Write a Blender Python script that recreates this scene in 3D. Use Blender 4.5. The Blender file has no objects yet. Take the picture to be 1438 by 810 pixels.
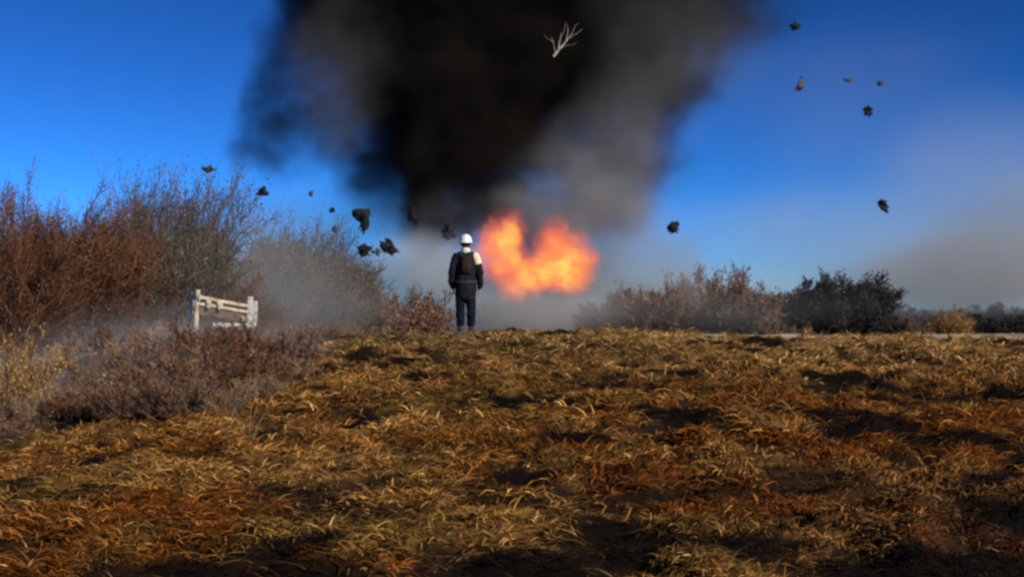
import bpy, bmesh, math, random
import numpy as np
from mathutils import Vector, Matrix

# ------------------------------------------------------------------ camera, sky, sun, exposure
sc = bpy.context.scene
C = sc.collection
F = 1542.0            # focal length in photograph pixels (1438 wide)
HZ = 440.0            # photograph row of the eye-level horizon

cam_d = bpy.data.cameras.new("camera")
cam = bpy.data.objects.new("camera", cam_d)
C.objects.link(cam)
cam.location = (0, 0, 0)
cam.rotation_euler = (math.radians(90), 0, 0)
cam_d.sensor_width = 36.0
cam_d.lens = 36.0 * F / 1438.0
cam_d.shift_y = (HZ - 405.0) / 1438.0
cam_d.clip_start = 0.05
cam_d.clip_end = 6000
cam_d.dof.use_dof = False
sc.camera = cam

SUN = Vector((0.68, -0.60, 0.50)).normalized()      # towards the sun
sun_el = math.asin(SUN.z)
sun_rot = math.atan2(SUN.x, SUN.y)

w = bpy.data.worlds.new("World")
sc.world = w
w.use_nodes = True
nt = w.node_tree
nt.nodes.clear()
sky = nt.nodes.new("ShaderNodeTexSky")
sky.sky_type = 'NISHITA'
sky.sun_disc = False
sky.sun_elevation = sun_el
sky.sun_rotation = sun_rot
sky.altitude = 0
sky.air_density = 0.6
sky.dust_density = 0.15
sky.ozone_density = 10.0
hsv = nt.nodes.new("ShaderNodeGamma")          # the photograph's contrasty blue
hsv.inputs["Gamma"].default_value = 1.65
dim = nt.nodes.new("ShaderNodeVectorMath")
dim.operation = 'SCALE'
dim.inputs["Scale"].default_value = 0.88
bg = nt.nodes.new("ShaderNodeBackground")
bg.inputs["Strength"].default_value = 0.05
wo = nt.nodes.new("ShaderNodeOutputWorld")
nt.links.new(sky.outputs[0], dim.inputs[0])
nt.links.new(dim.outputs[0], hsv.inputs["Color"])
cast = nt.nodes.new("ShaderNodeVectorMath")       # the print's cyan-leaning blue
cast.operation = 'MULTIPLY'
cast.inputs[1].default_value = (0.85, 1.18, 0.95)
nt.links.new(hsv.outputs[0], cast.inputs[0])
nt.links.new(cast.outputs[0], bg.inputs["Color"])
nt.links.new(bg.outputs[0], wo.inputs["Surface"])

sun_d = bpy.data.lights.new("sun", 'SUN')
sun_d.energy = 5.0
sun_d.angle = math.radians(0.6)
sun_d.color = (1.0, 0.93, 0.82)
sun_o = bpy.data.objects.new("sun", sun_d)
C.objects.link(sun_o)
sun_o.rotation_euler = SUN.to_track_quat('Z', 'Y').to_euler()

sc.view_settings.view_transform = 'Standard'
sc.view_settings.look = 'None'
sc.view_settings.exposure = 0.0
sc.view_settings.gamma = 1.0
sc.view_settings.use_curve_mapping = False

sc.render.engine = 'CYCLES'
cy = sc.cycles
cy.use_denoising = True
cy.max_bounces = 6
cy.diffuse_bounces = 2
cy.glossy_bounces = 2
cy.transparent_max_bounces = 12
cy.volume_bounces = 1
cy.volume_max_steps = 256
cy.volume_step_rate = 2.5
cy.sample_clamp_indirect = 4.0
cy.pixel_filter_type = 'BLACKMAN_HARRIS'
cy.filter_width = 2.7

# ------------------------------------------------------------------ helpers
rs = np.random.RandomState(7)


def at(px, py, Y):
    """a point at depth Y that stands where the photograph shows pixel (px, py)"""
    return Vector(((px - 719.0) * Y / F, Y, (HZ - py) * Y / F))


def tag(o, label, cat=None, group=None, kind=None):
    o["label"] = label
    if cat:
        o["category"] = cat
    if group:
        o["group"] = group
    if kind:
        o["kind"] = kind
    return o


def empty(name, loc=(0, 0, 0), rz=0.0):
    o = bpy.data.objects.new(name, None)
    o.empty_display_size = 0.1
    o.location = loc
    o.rotation_euler = (0, 0, rz)
    C.objects.link(o)
    return o


def link(name, me, m, parent=None):
    o = bpy.data.objects.new(name, me)
    C.objects.link(o)
    if m is not None and len(me.materials) == 0:
        me.materials.append(m)
    if parent is not None:
        o.parent = parent
    return o


def mesh_np(name, V, quads=None, tris=None, tint=None, smooth=False):
    """mesh from numpy arrays: V (n,3), quads (k,4), tris (m,3), tint (n,3) stored as a point colour"""
    me = bpy.data.meshes.new(name)
    nq = 0 if quads is None else len(quads)
    nt_ = 0 if tris is None else len(tris)
    me.vertices.add(len(V))
    me.vertices.foreach_set("co", np.ascontiguousarray(V, dtype=np.float32).ravel())
    idx = []
    if nq:
        idx.append(np.asarray(quads, dtype=np.int32).ravel())
    if nt_:
        idx.append(np.asarray(tris, dtype=np.int32).ravel())
    idx = np.concatenate(idx)
    me.loops.add(len(idx))
    me.loops.foreach_set("vertex_index", idx)
    me.polygons.add(nq + nt_)
    starts = np.concatenate([np.arange(nq) * 4, nq * 4 + np.arange(nt_) * 3]).astype(np.int32)
    me.polygons.foreach_set("loop_start", starts)
    if smooth:
        me.polygons.foreach_set("use_smooth", np.ones(nq + nt_, dtype=bool))
    me.update(calc_edges=True)
    if tint is not None:
        a = me.color_attributes.new("tint", 'FLOAT_COLOR', 'POINT')
        col = np.ones((len(V), 4), dtype=np.float32)
        col[:, :3] = tint
        a.data.foreach_set("color", col.ravel())
    return me


def _hash(ix, iy, s):
    n = (ix.astype(np.int64) * 374761393 + iy.astype(np.int64) * 668265263 + s * 974634777) & 0x7fffffff
    n = ((n ^ (n >> 13)) * 1274126177) & 0x7fffffff
    return ((n ^ (n >> 16)) & 0xffff) / 65535.0


def vnoise(x, y, s=0):
    x = np.asarray(x, dtype=float)
    y = np.asarray(y, dtype=float)
    ix = np.floor(x)
    iy = np.floor(y)
    fx = x - ix
    fy = y - iy
    fx = fx * fx * (3 - 2 * fx)
    fy = fy * fy * (3 - 2 * fy)
    a = _hash(ix, iy, s)
    b = _hash(ix + 1, iy, s)
    c = _hash(ix, iy + 1, s)
    d = _hash(ix + 1, iy + 1, s)
    return (a * (1 - fx) + b * fx) * (1 - fy) + (c * (1 - fx) + d * fx) * fy


def fbm(x, y, s=0, o=3):
    t = 0
    amp = 0.5
    for k in range(o):
        t = t + amp * vnoise(x * 2 ** k, y * 2 ** k, s + k * 17)
        amp *= 0.5
    return t / (1 - 0.5 ** o)


def sstep(a, b, x):
    t = np.clip((np.asarray(x, dtype=float) - a) / (b - a), 0, 1)
    return t * t * (3 - 2 * t)


# ------------------------------------------------------------------ materials
def new_mat(name):
    m = bpy.data.materials.new(name)
    m.use_nodes = True
    t = m.node_tree
    b = t.nodes["Principled BSDF"]
    return m, t, b


def noise_mat(name, c0, c1, scale=8.0, rough=0.85, detail=4.0, bump=0.0, spec=0.25, coord="Object"):
    m, t, b = new_mat(name)
    tc = t.nodes.new("ShaderNodeTexCoord")
    n = t.nodes.new("ShaderNodeTexNoise")
    n.inputs["Scale"].default_value = scale
    n.inputs["Detail"].default_value = detail
    r = t.nodes.new("ShaderNodeValToRGB")
    r.color_ramp.elements[0].position = 0.35
    r.color_ramp.elements[1].position = 0.68
    r.color_ramp.elements[0].color = (*c0, 1)
    r.color_ramp.elements[1].color = (*c1, 1)
    t.links.new(tc.outputs[coord], n.inputs["Vector"])
    t.links.new(n.outputs["Fac"], r.inputs["Fac"])
    t.links.new(r.outputs["Color"], b.inputs["Base Color"])
    b.inputs["Roughness"].default_value = rough
    b.inputs["Specular IOR Level"].default_value = spec
    if bump > 0:
        bp = t.nodes.new("ShaderNodeBump")
        bp.inputs["Strength"].default_value = bump
        bp.inputs["Distance"].default_value = 0.02
        t.links.new(n.outputs["Fac"], bp.inputs["Height"])
        t.links.new(bp.outputs["Normal"], b.inputs["Normal"])
    return m


def island_mat(name, cols, rough=0.8, spec=0.15):
    """colour differs from twig to twig / leaf to leaf"""
    m, t, b = new_mat(name)
    g = t.nodes.new("ShaderNodeNewGeometry")
    r = t.nodes.new("ShaderNodeValToRGB")
    e = r.color_ramp.elements
    while len(e) < len(cols):
        e.new(0.5)
    for i, c in enumerate(cols):
        e[i].position = i / (len(cols) - 1)
        e[i].color = (*c, 1)
    t.links.new(g.outputs["Random Per Island"], r.inputs["Fac"])
    t.links.new(r.outputs["Color"], b.inputs["Base Color"])
    b.inputs["Roughness"].default_value = rough
    b.inputs["Specular IOR Level"].default_value = spec
    return m


def tint_mat(name, rough=0.75):
    m, t, b = new_mat(name)
    a = t.nodes.new("ShaderNodeVertexColor")
    a.layer_name = "tint"
    g = t.nodes.new("ShaderNodeNewGeometry")
    h = t.nodes.new("ShaderNodeHueSaturation")
    mr = t.nodes.new("ShaderNodeMapRange")
    mr.inputs["To Min"].default_value = 0.55
    mr.inputs["To Max"].default_value = 1.35
    t.links.new(g.outputs["Random Per Island"], mr.inputs["Value"])
    t.links.new(mr.outputs[0], h.inputs["Value"])
    t.links.new(a.outputs["Color"], h.inputs["Color"])
    t.links.new(h.outputs["Color"], b.inputs["Base Color"])
    b.inputs["Roughness"].default_value = 0.9
    b.inputs["Specular IOR Level"].default_value = 0.05
    return m


M_GRASS = tint_mat("dry_grass")
M_BARK_DARK = noise_mat("bark_dark", (0.025, 0.018, 0.014), (0.07, 0.05, 0.04), 14)
M_BARK_GREY = noise_mat("bark_grey", (0.06, 0.05, 0.045), (0.16, 0.13, 0.11), 14)

# ------------------------------------------------------------------ terrain
_ty = np.array([-60, -10, 0, 5, 14, 19.0, 20.6, 22.0, 24, 30, 45, 80, 3000.0])
_tz = np.array([-4.7, -2.3, -1.68, -1.36, -0.80, -0.48, -0.39, -0.41, -0.56, -1.0, -1.35, -1.5, -1.5])
_gy = np.arange(-60, 120, 0.1)
_gz = np.interp(_gy, _ty, _tz)
_k = np.exp(-0.5 * (np.arange(-12, 13) / 5.0) ** 2)
_gz = np.convolve(np.pad(_gz, 12, mode='edge'), _k / _k.sum(), mode='valid')


def ground_smooth(x, y):
    x = np.asarray(x, dtype=float)
    y = np.asarray(y, dtype=float)
    z = np.interp(y, _gy, _gz)
    xl = np.minimum(x + 0.6, 0)
    near = 1 - sstep(60, 140, y)
    z = z - near * 1.7 * (1 - np.exp(-(0.0235 * xl * xl) / 1.7))
    z = z - 0.10 * sstep(1.0, 5.0, x) * (1 - sstep(30, 60, y)) * sstep(6, 16, y)
    return z


def mound(x, y):
    """hummocks of the matted sward, drawn out across the slope"""
    return 0.28 * fbm(x * 1.0, y * 1.7, 9, 2) + 0.72 * fbm(x * 3.1 + 4, y * 3.9, 23, 2)


def ground_z(x, y):
    x = np.asarray(x, dtype=float)
    y = np.asarray(y, dtype=float)
    z = ground_smooth(x, y)
    near = 1 - sstep(26, 60, y)
    calm = 1 - 0.8 * np.exp(-(((x + 0.86) / 0.7) ** 2 + ((y - 20.5) / 1.0) ** 2))
    z = z + near * calm * (0.14 * (fbm(x * 0.55 + 3, y * 0.75, 5) - 0.5)
                    + 0.38 * (mound(x, y) - 0.5)
                    + 0.09 * (vnoise(x * 4.2, y * 6.0, 21) - 0.5))
    return z + (1 - near) * 0.5 * (fbm(x * 0.06, y * 0.06, 31) - 0.5)


def axis(lo, hi, step, far, g=1.16):
    a = list(np.arange(lo, hi + 1e-6, step))
    s = step
    while a[-1] < far[1]:
        s *= g
        a.append(a[-1] + s)
    s = step
    while a[0] > far[0]:
        s *= g
        a.insert(0, a[0] - s)
    return np.array(a)


xs = axis(-13.0, 13.0, 0.085, (-2500, 2500))
ys = axis(3.0, 26.0, 0.075, (-60, 4500))
GX, GY = np.meshgrid(xs, ys)
GZ = ground_z(GX, GY)
V = np.stack([GX.ravel(), GY.ravel(), GZ.ravel()], 1)
nx, ny = len(xs), len(ys)
ii = (np.arange(ny - 1)[:, None] * nx + np.arange(nx - 1)[None, :]).ravel()
Q = np.stack([ii, ii + 1, ii + nx + 1, ii + nx], 1)


def on_ground(px, py):
    """where the line of sight through a photograph pixel meets the slope"""
    ys_ = np.arange(3.0, 23.0, 0.02)
    xs_ = (px - 719.0) / F * ys_
    up_ = ground_smooth(xs_, ys_) >= (HZ - py) / F * ys_
    hit = np.argmax(up_) if up_.any() else int(18.5 / 0.02)
    return float(xs_[hit]), float(ys_[hit])


DARK_SPOTS = []  # centres of near-black patches with thinner, shorter grass
for px, py, rx, ry, st in [(860, 775, 0.34, 0.22, 1.0), (1085, 755, 0.22, 0.14, 1.0), (1400, 700, 0.45, 0.22, 1.0), (1350, 795, 0.75, 0.28, 1.0),
                           (735, 780, 0.2, 0.12, 0.9), (525, 590, 0.35, 0.22, 0.9), (565, 690, 0.22, 0.12, 0.8), (370, 790, 0.18, 0.10, 0.9),
                           (1190, 610, 0.45, 0.25, 0.8), (1290, 600, 0.35, 0.2, 0.7), (1010, 555, 0.3, 0.25, 0.7), (1000, 700, 0.3, 0.16, 0.7),
                           (640, 640, 0.25, 0.15, 0.6), (1180, 690, 0.5, 0.2, 0.6), (90, 700, 0.3, 0.15, 0.6), (230, 650, 0.3, 0.2, 0.6)]:
    DARK_SPOTS.append((*on_ground(px, py), rx, ry, st))


def dark_patches(x, y):
    """where the grass is thin and near black: ragged patches, most of them low on the right of the slope"""
    n = fbm(x * 0.9 + 11, y * 1.4, 51, 3)
    n2 = fbm(x * 2.6 + 3, y * 3.4, 57, 2)
    f = sstep(0.60, 0.70, n + sstep(-1.0, 5.0, x) * (1 - sstep(7.0, 12.0, y)) * 0.12)
    for cx, cy_, rx, ry, st in DARK_SPOTS:
        d = np.sqrt(((x - cx) / rx) ** 2 + ((y - cy_) / ry) ** 2) + (n - 0.5) * 1.3 + (n2 - 0.5) * 0.9
        f = np.maximum(f, st * (1 - sstep(0.65, 1.05, d)))
    return f


def grass_colour(x, y, r):
    """base colours of the dry sward (linear)"""
    straw = np.array([0.46, 0.225, 0.055])
    pale = np.array([0.56, 0.37, 0.14])
    olive = np.array([0.14, 0.078, 0.015])
    rust = np.array([0.24, 0.072, 0.009])
    near_black = np.array([0.016, 0.010, 0.007])
    n1 = fbm(x * 0.5, y * 0.6 + 7, 61, 3)
    n2 = fbm(x * 1.1 + 5, y * 1.4, 71, 3)
    col = straw[None] * np.ones((len(x), 1))

    def mix(col, c, f):
        f = np.clip(f, 0, 1)[:, None]
        return col * (1 - f) + c[None] * f
    col = mix(col, olive, sstep(0.44, 0.66, n1) * 0.7)
    col = mix(col, rust, sstep(0.40, 0.60, n2) * (0.45 + 0.45 * (1 - sstep(7, 14, y))) + 0.45 * sstep(-1, 4, x) * (1 - sstep(8, 16, y)))
    col = mix(col, pale, (r > 0.86) * 0.75 + 0.42 * sstep(12, 20, y))
    darkened = sstep(0.0, 3.0, x + 0.9 * (fbm(x * 0.8, y * 0.8, 44, 2) - 0.5)) * (1 - sstep(6.0, 9.5, y)) + 0.12 * (1 - sstep(5.0, 7.0, y))  # darker low on the right, slightly along the whole near edge
    col = mix(col, near_black * 2.2, np.clip(darkened, 0, 1) * 0.55)
    col = mix(col, near_black, dark_patches(x, y) * 0.9)
    return col


tint = np.zeros((len(V), 3))
near_m = (V[:, 1] > 2) & (V[:, 1] < 40) & (np.abs(V[:, 0]) < 30)
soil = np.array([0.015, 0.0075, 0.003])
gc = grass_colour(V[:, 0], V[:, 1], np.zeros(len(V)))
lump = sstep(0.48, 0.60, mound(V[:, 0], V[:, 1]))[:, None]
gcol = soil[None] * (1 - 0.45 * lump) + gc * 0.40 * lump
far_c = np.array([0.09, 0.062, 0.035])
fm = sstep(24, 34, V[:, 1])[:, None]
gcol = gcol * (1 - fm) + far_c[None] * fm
b_ = dark_patches(V[:, 0], V[:, 1])[:, None] * (1 - fm)
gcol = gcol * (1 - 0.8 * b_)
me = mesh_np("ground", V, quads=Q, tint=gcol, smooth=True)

m, t, b = new_mat("soil_and_litter")
a = t.nodes.new("ShaderNodeVertexColor")
a.layer_name = "tint"
tc = t.nodes.new("ShaderNodeTexCoord")
n = t.nodes.new("ShaderNodeTexNoise")
n.inputs["Scale"].default_value = 14
n.inputs["Detail"].default_value = 5
mp = t.nodes.new("ShaderNodeMapRange")
mp.inputs["From Min"].default_value = 0.3
mp.inputs["From Max"].default_value = 0.7
mp.inputs["To Min"].default_value = 0.4
mp.inputs["To Max"].default_value = 1.6
h = t.nodes.new("ShaderNodeHueSaturation")
bp = t.nodes.new("ShaderNodeBump")
bp.inputs["Strength"].default_value = 0.6
bp.inputs["Distance"].default_value = 0.03
t.links.new(tc.outputs["Object"], n.inputs["Vector"])
t.links.new(n.outputs["Fac"], mp.inputs["Value"])
t.links.new(mp.outputs[0], h.inputs["Value"])
t.links.new(a.outputs["Color"], h.inputs["Color"])
t.links.new(h.outputs["Color"], b.inputs["Base Color"])
t.links.new(n.outputs["Fac"], bp.inputs["Height"])
t.links.new(bp.outputs["Normal"], b.inputs["Normal"])
b.inputs["Roughness"].default_value = 0.95
b.inputs["Specular IOR Level"].default_value = 0.1
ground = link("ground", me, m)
tag(ground, "dry grassy slope rising to a crest with flat land beyond", kind="structure")


def dirt_track():
    """a pale trodden earth ridge along the far edge of the field, from below the flames to the right"""
    xs_ = np.arange(0.6, 16.0, 0.12)
    prof = [(-0.55, -0.12), (-0.30, 0.02), (-0.05, 0.09), (0.25, 0.085), (0.6, 0.02), (0.9, -0.14)]
    V_ = []
    for x in xs_:
        f_ = float(sstep(0.6, 2.0, x))
        for dy, dz in prof:
            y = 21.35 + dy + 0.12 * math.sin(x * 0.7)
            z = float(ground_smooth(np.array([x]), np.array([y]))[0])
            V_.append((x, y, z + dz * f_ + 0.07 * (float(vnoise(np.array([x * 1.3]), np.array([dy * 3.0]), 5)[0]) - 0.5) - 0.03 * (1 - f_)))
    m_ = len(prof)
    q_ = [[i * m_ + k, (i + 1) * m_ + k, (i + 1) * m_ + k + 1, i * m_ + k + 1] for i in range(len(xs_) - 1) for k in range(m_ - 1)]
    return mesh_np("dirt_track", np.array(V_), quads=np.array(q_), smooth=True)


track = link("dirt_track", dirt_track(), noise_mat("pale_earth", (0.17, 0.115, 0.07), (0.40, 0.31, 0.22), 2.0, 0.95, 6, 0.5, 0.05))
tag(track, "pale trodden earth track along the far edge of the field", kind="structure")


# ------------------------------------------------------------------ grass (stuff)
def blades(base, azim, length, width, rise, droop, tint, name):
    """curved grass blades: 3 pairs of points and a tip each"""
    N = len(base)
    d = np.stack([np.cos(azim), np.sin(azim), np.zeros(N)], 1)
    side = np.stack([-np.sin(azim), np.cos(azim), rs.uniform(-0.5, 0.5, N)], 1)
    V = np.zeros((N, 7, 3))
    p = base.copy()
    ang = rise.copy()
    seg = (length / 3)[:, None]
    for k in range(3):
        wk = (width * (1.0 - 0.22 * k))[:, None] * 0.5
        V[:, 2 * k] = p - side * wk
        V[:, 2 * k + 1] = p + side * wk
        p = p + seg * (d * np.cos(ang)[:, None] + np.array([0, 0, 1.0])[None] * np.sin(ang)[:, None])
        ang = ang - droop
    V[:, 6] = p
    o = (np.arange(N) * 7)[:, None]
    q = np.concatenate([o + np.array([[0, 1, 3, 2]]), o + np.array([[2, 3, 5, 4]])], 0)
    tr = o + np.array([[4, 5, 6]])
    shade = np.array([0.75, 0.75, 0.95, 0.95, 1.05, 1.05, 1.1])
    tt = (tint[:, None, :] * np.ones((1, 7, 1))).reshape(-1, 3)
    return mesh_np(name, V.reshape(-1, 3), quads=q, tris=tr, tint=tt)


def scatter_sward():
    NC = 40000
    u = rs.rand(NC)
    cyy = 3.4 * (24.5 / 3.4) ** (u ** 0.82)
    cxx = (rs.rand(NC) * 2 - 1) * (0.56 * cyy + 1.6)
    keep = rs.rand(NC) > dark_patches(cxx, cyy) * 0.55
    keep &= rs.rand(NC) < 0.015 + 0.985 * sstep(0.475, 0.545, mound(cxx, cyy))
    keep &= rs.rand(NC) > 0.85 * np.exp(-(((cxx + 0.86) / 0.45) ** 2 + ((cyy - 20.0) / 0.9) ** 2))
    # the sward gives way to brush low on the left
    edge = np.interp(cyy, [9, 11, 12.5, 14, 17, 21, 24], [-5.2, -4.4, -3.9, -3.5, -3.2, -3.1, -3.0]) + 0.8 * (fbm(cxx * 0.9, cyy * 0.9, 3) - 0.5)
    keep &= (cxx > edge - 0.2) | (rs.rand(NC) < 0.22)
    cxx, cyy = cxx[keep], cyy[keep]
    n = len(cxx)
    k = 16
    lay = 0.25 + 2.6 * (fbm(cxx * 0.35, cyy * 0.35, 77, 2) - 0.5) + rs.normal(0, 0.35, n) + np.pi * (rs.rand(n) < 0.42)
    rad = rs.uniform(0.06, 0.16, n) * (0.8 + 0.02 * cyy)
    hgt = rs.uniform(0.7, 1.25, n) * (0.65 + 0.7 * fbm(cxx * 0.8, cyy * 0.8, 83, 2))
    X = np.repeat(cxx, k)
    Y = np.repeat(cyy, k)
    az0 = rs.rand(n * k) * 2 * np.pi
    rr = np.repeat(rad, k) * np.sqrt(rs.rand(n * k))
    X = X + rr * np.cos(az0) * 1.5
    Y = Y + rr * np.sin(az0)
    L = np.repeat(lay, k)
    az = np.where(rs.rand(n * k) < 0.75, L + rs.normal(0, 0.55, n * k), az0)
    ln = rs.uniform(0.09, 0.23, n * k) * np.repeat(hgt, k) * (0.72 + 0.28 * sstep(6, 12, Y)) * (1 - 0.5 * dark_patches(X, Y))
    wd = rs.uniform(0.004, 0.011, n * k) * (0.75 + 0.075 * Y) * np.repeat(rs.uniform(0.7, 1.6, n), k)
    rise = rs.uniform(0.10, 0.95, n * k)
    droop = rs.uniform(0.25, 0.75, n * k)
    z = ground_z(X, Y) - 0.015
    cl = np.repeat(rs.rand(n), k)
    tn = grass_colour(X, Y, 0.55 * cl + 0.45 * rs.rand(n * k))
    tn = tn * np.repeat(rs.uniform(0.28, 1.75, n), k)[:, None]
    return blades(np.stack([X, Y, z], 1), az, ln, wd, rise, droop, tn, "dry_grass")


grass = link("dry_grass", scatter_sward(), M_GRASS)
tag(grass, "matted dry brown and straw grass covering the slope", "grass", kind="stuff")


def scatter_litter():
    N = 70000
    y = 3.4 * (23.5 / 3.4) ** (rs.rand(N) ** 0.85)
    x = (rs.rand(N) * 2 - 1) * (0.56 * y + 1.0)
    az = 0.2 + rs.normal(0, 0.7, N) + np.pi * (rs.rand(N) < 0.5)
    tn = grass_colour(x, y, rs.rand(N)) * rs.uniform(0.10, 0.55, N)[:, None]
    return blades(np.stack([x, y, ground_z(x, y) + 0.004], 1), az, rs.uniform(0.05, 0.20, N), rs.uniform(0.004, 0.012, N) * (0.75 + 0.075 * y),
                  rs.uniform(0.0, 0.5, N), rs.uniform(0.05, 0.4, N), tn, "dead_litter")


litter = link("dead_litter", scatter_litter(), M_GRASS)
tag(litter, "dark flattened dead stalks lying between the grass clumps", "litter", kind="stuff")


def tussock_mesh(name, n, h, spread, cols, wd=0.008, lean=0.3):
    az = rs.rand(n) * 2 * np.pi
    r = spread * 0.35 * np.sqrt(rs.rand(n))
    base = np.stack([r * np.cos(az), r * np.sin(az), np.full(n, -0.03)], 1)
    ln = h * rs.uniform(0.55, 1.1, n)
    az2 = np.where(rs.rand(n) < lean, 0.2 + rs.normal(0, 0.5, n), az)
    c = np.array(cols)[rs.randint(0, len(cols), n)] * rs.uniform(0.7, 1.2, n)[:, None]
    return blades(base, az2, ln, np.full(n, wd) * rs.uniform(0.7, 1.4, n), rs.uniform(1.0, 1.5, n), rs.uniform(0.02, 0.4, n), c, name)


# ------------------------------------------------------------------ bushes and trees
def norm(v):
    return v / np.maximum(np.linalg.norm(v, axis=-1, keepdims=True), 1e-9)


def curves(base, d, length, n, bend, wob):
    """N polylines of n points: each step is bent by BEND (vector) and a little noise"""
    N = len(base)
    P = np.zeros((N, n, 3))
    P[:, 0] = base
    d = norm(d)
    for k in range(1, n):
        P[:, k] = P[:, k - 1] + d * (length / (n - 1))[:, None]
        d = norm(d + bend + rs.normal(0, wob, (N, 3)))
    return P


def ribbons(P, w0, w1):
    N, n, _ = P.shape
    tan = norm(P[:, -1] - P[:, 0])
    r = rs.normal(0, 1, (N, 3))
    side = norm(np.cross(tan, r))
    V = np.zeros((N, n, 2, 3))
    for k in range(n):
        wk = (w0 + (w1 - w0) * k / (n - 1))
        wk = (wk * np.ones(N))[:, None] * 0.5
        V[:, k, 0] = P[:, k] - side * wk
        V[:, k, 1] = P[:, k] + side * wk
    o = (np.arange(N) * 2 * n)[:, None]
    q = np.concatenate([o + np.array([[2 * k, 2 * k + 1, 2 * k + 3, 2 * k + 2]]) for k in range(n - 1)], 0)
    return V.reshape(-1, 3), q


def tubes(P, r0, r1, sides=5):
    N, n, _ = P.shape
    tan = norm(P[:, -1] - P[:, 0])
    a = norm(np.cross(tan, np.array([0.31, 0.95, 0.05])))
    b = np.cross(tan, a)
    V = np.zeros((N, n, sides, 3))
    for k in range(n):
        rk = ((r0 + (r1 - r0) * k / (n - 1)) * np.ones(N))[:, None]
        for s in range(sides):
            th = 2 * math.pi * s / sides
            V[:, k, s] = P[:, k] + rk * (a * math.cos(th) + b * math.sin(th))
    o = (np.arange(N) * n * sides)[:, None]
    q = []
    for k in range(n - 1):
        for s in range(sides):
            s2 = (s + 1) % sides
            q.append(o + np.array([[k * sides + s, k * sides + s2, (k + 1) * sides + s2, (k + 1) * sides + s]]))
    return V.reshape(-1, 3), np.concatenate(q, 0)


def along(P, t):
    """points and directions at parameters t (N,m) along the polylines P"""
    N, n, _ = P.shape
    f = np.clip(t, 0, 0.999) * (n - 1)
    i = f.astype(int)
    fr = (f - i)[..., None]
    ar = np.arange(N)[:, None]
    p = P[ar, i] * (1 - fr) + P[ar, i + 1] * fr
    d = norm(P[ar, i + 1] - P[ar, i])
    return p.reshape(-1, 3), d.reshape(-1, 3)


def leaves(pts, size, elong=1.6):
    N = len(pts)
    a = norm(rs.normal(0, 1, (N, 3)))
    b = norm(np.cross(a, rs.normal(0, 1, (N, 3))))
    s = (size * rs.uniform(0.6, 1.4, N))[:, None]
    V = np.stack([pts - a * s * elong * 0.5, pts - b * s * 0.4, pts + a * s * elong * 0.5, pts + b * s * 0.4], 1)
    q = (np.arange(N) * 4)[:, None] + np.array([[0, 1, 2, 3]])
    return V.reshape(-1, 3), q


def join(parts):
    Vs, Qs, o = [], [], 0
    for v, q in parts:
        Vs.append(v)
        Qs.append(q + o)
        o += len(v)
    return np.concatenate(Vs), np.concatenate(Qs)


def bush_meshes(name, h, rad, stems=26, nb=9, ntw=8, lean=(0.10, 0, 0), spread=0.55, leaf=0, leaf_size=0.05,
                tw=0.012, up=0.16, low=0.15, uneven=0.3):
    """a many-stemmed bush of real height h and radius rad, base at the origin: (trunk mesh, crown mesh)"""
    az = rs.rand(stems) * 2 * np.pi
    r = rad * 0.35 * np.sqrt(rs.rand(stems))
    base = np.stack([r * np.cos(az), r * np.sin(az), np.full(stems, -0.15)], 1)
    out = spread * rs.uniform(0.25, 1.0, stems) * rad / max(h * 0.5, 0.1)
    d = np.stack([out * np.cos(az), out * np.sin(az), np.ones(stems)], 1)
    L = h * rs.uniform(1 - uneven, 1.0, stems) * (1 - 0.28 * np.clip(out, 0, 1))
    lean = np.array(lean)
    S = curves(base, d, L, 7, lean * 0.6 + np.array([0, 0, 0.04]), 0.07)
    # branches
    tb = rs.uniform(low, 0.97, (stems, nb))
    pb, db = along(S, tb)
    Lb = np.repeat(L, nb) * (0.50 - 0.30 * tb.ravel()) * rs.uniform(0.6, 1.15, stems * nb)
    db = norm(db + rs.normal(0, 0.55, db.shape) + np.array([0, 0, 0.1]))
    B = curves(pb, db, Lb, 5, lean + np.array([0, 0, up]), 0.12)
    # twigs
    tt = rs.uniform(0.15, 1.0, (stems * nb, ntw))
    pt, dt = along(B, tt)
    Lt = np.repeat(Lb, ntw) * rs.uniform(0.25, 0.62, len(pt)) + 0.06 * h * rs.rand(len(pt))
    dt = norm(dt + rs.normal(0, 0.5, dt.shape) + np.array([0, 0, 0.15]))
    T = curves(pt, dt, Lt, 3, lean * 1.2 + np.array([0, 0, up]), 0.12)
    trunk_v, trunk_q = join([tubes(S, 0.012 + 0.007 * h, 0.004 + 0.001 * h), tubes(B, 0.006 + 0.0014 * h, 0.003, 4)])
    parts = [ribbons(T, tw, tw * 0.35)]
    if leaf:
        m = max(1, int(leaf))
        pl, _ = along(T, rs.uniform(0.2, 1.0, (len(T), m)))
        pl = pl + rs.normal(0, 0.03 * max(h, 1) * 0.5, pl.shape)
        if leaf < 1:
            pl = pl[rs.rand(len(pl)) < leaf]
        parts.append(leaves(pl, leaf_size))
    cv, cq = join(parts)
    return mesh_np(name + "_trunk", trunk_v, quads=trunk_q, smooth=True), mesh_np(name + "_crown", cv, quads=cq)


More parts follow.
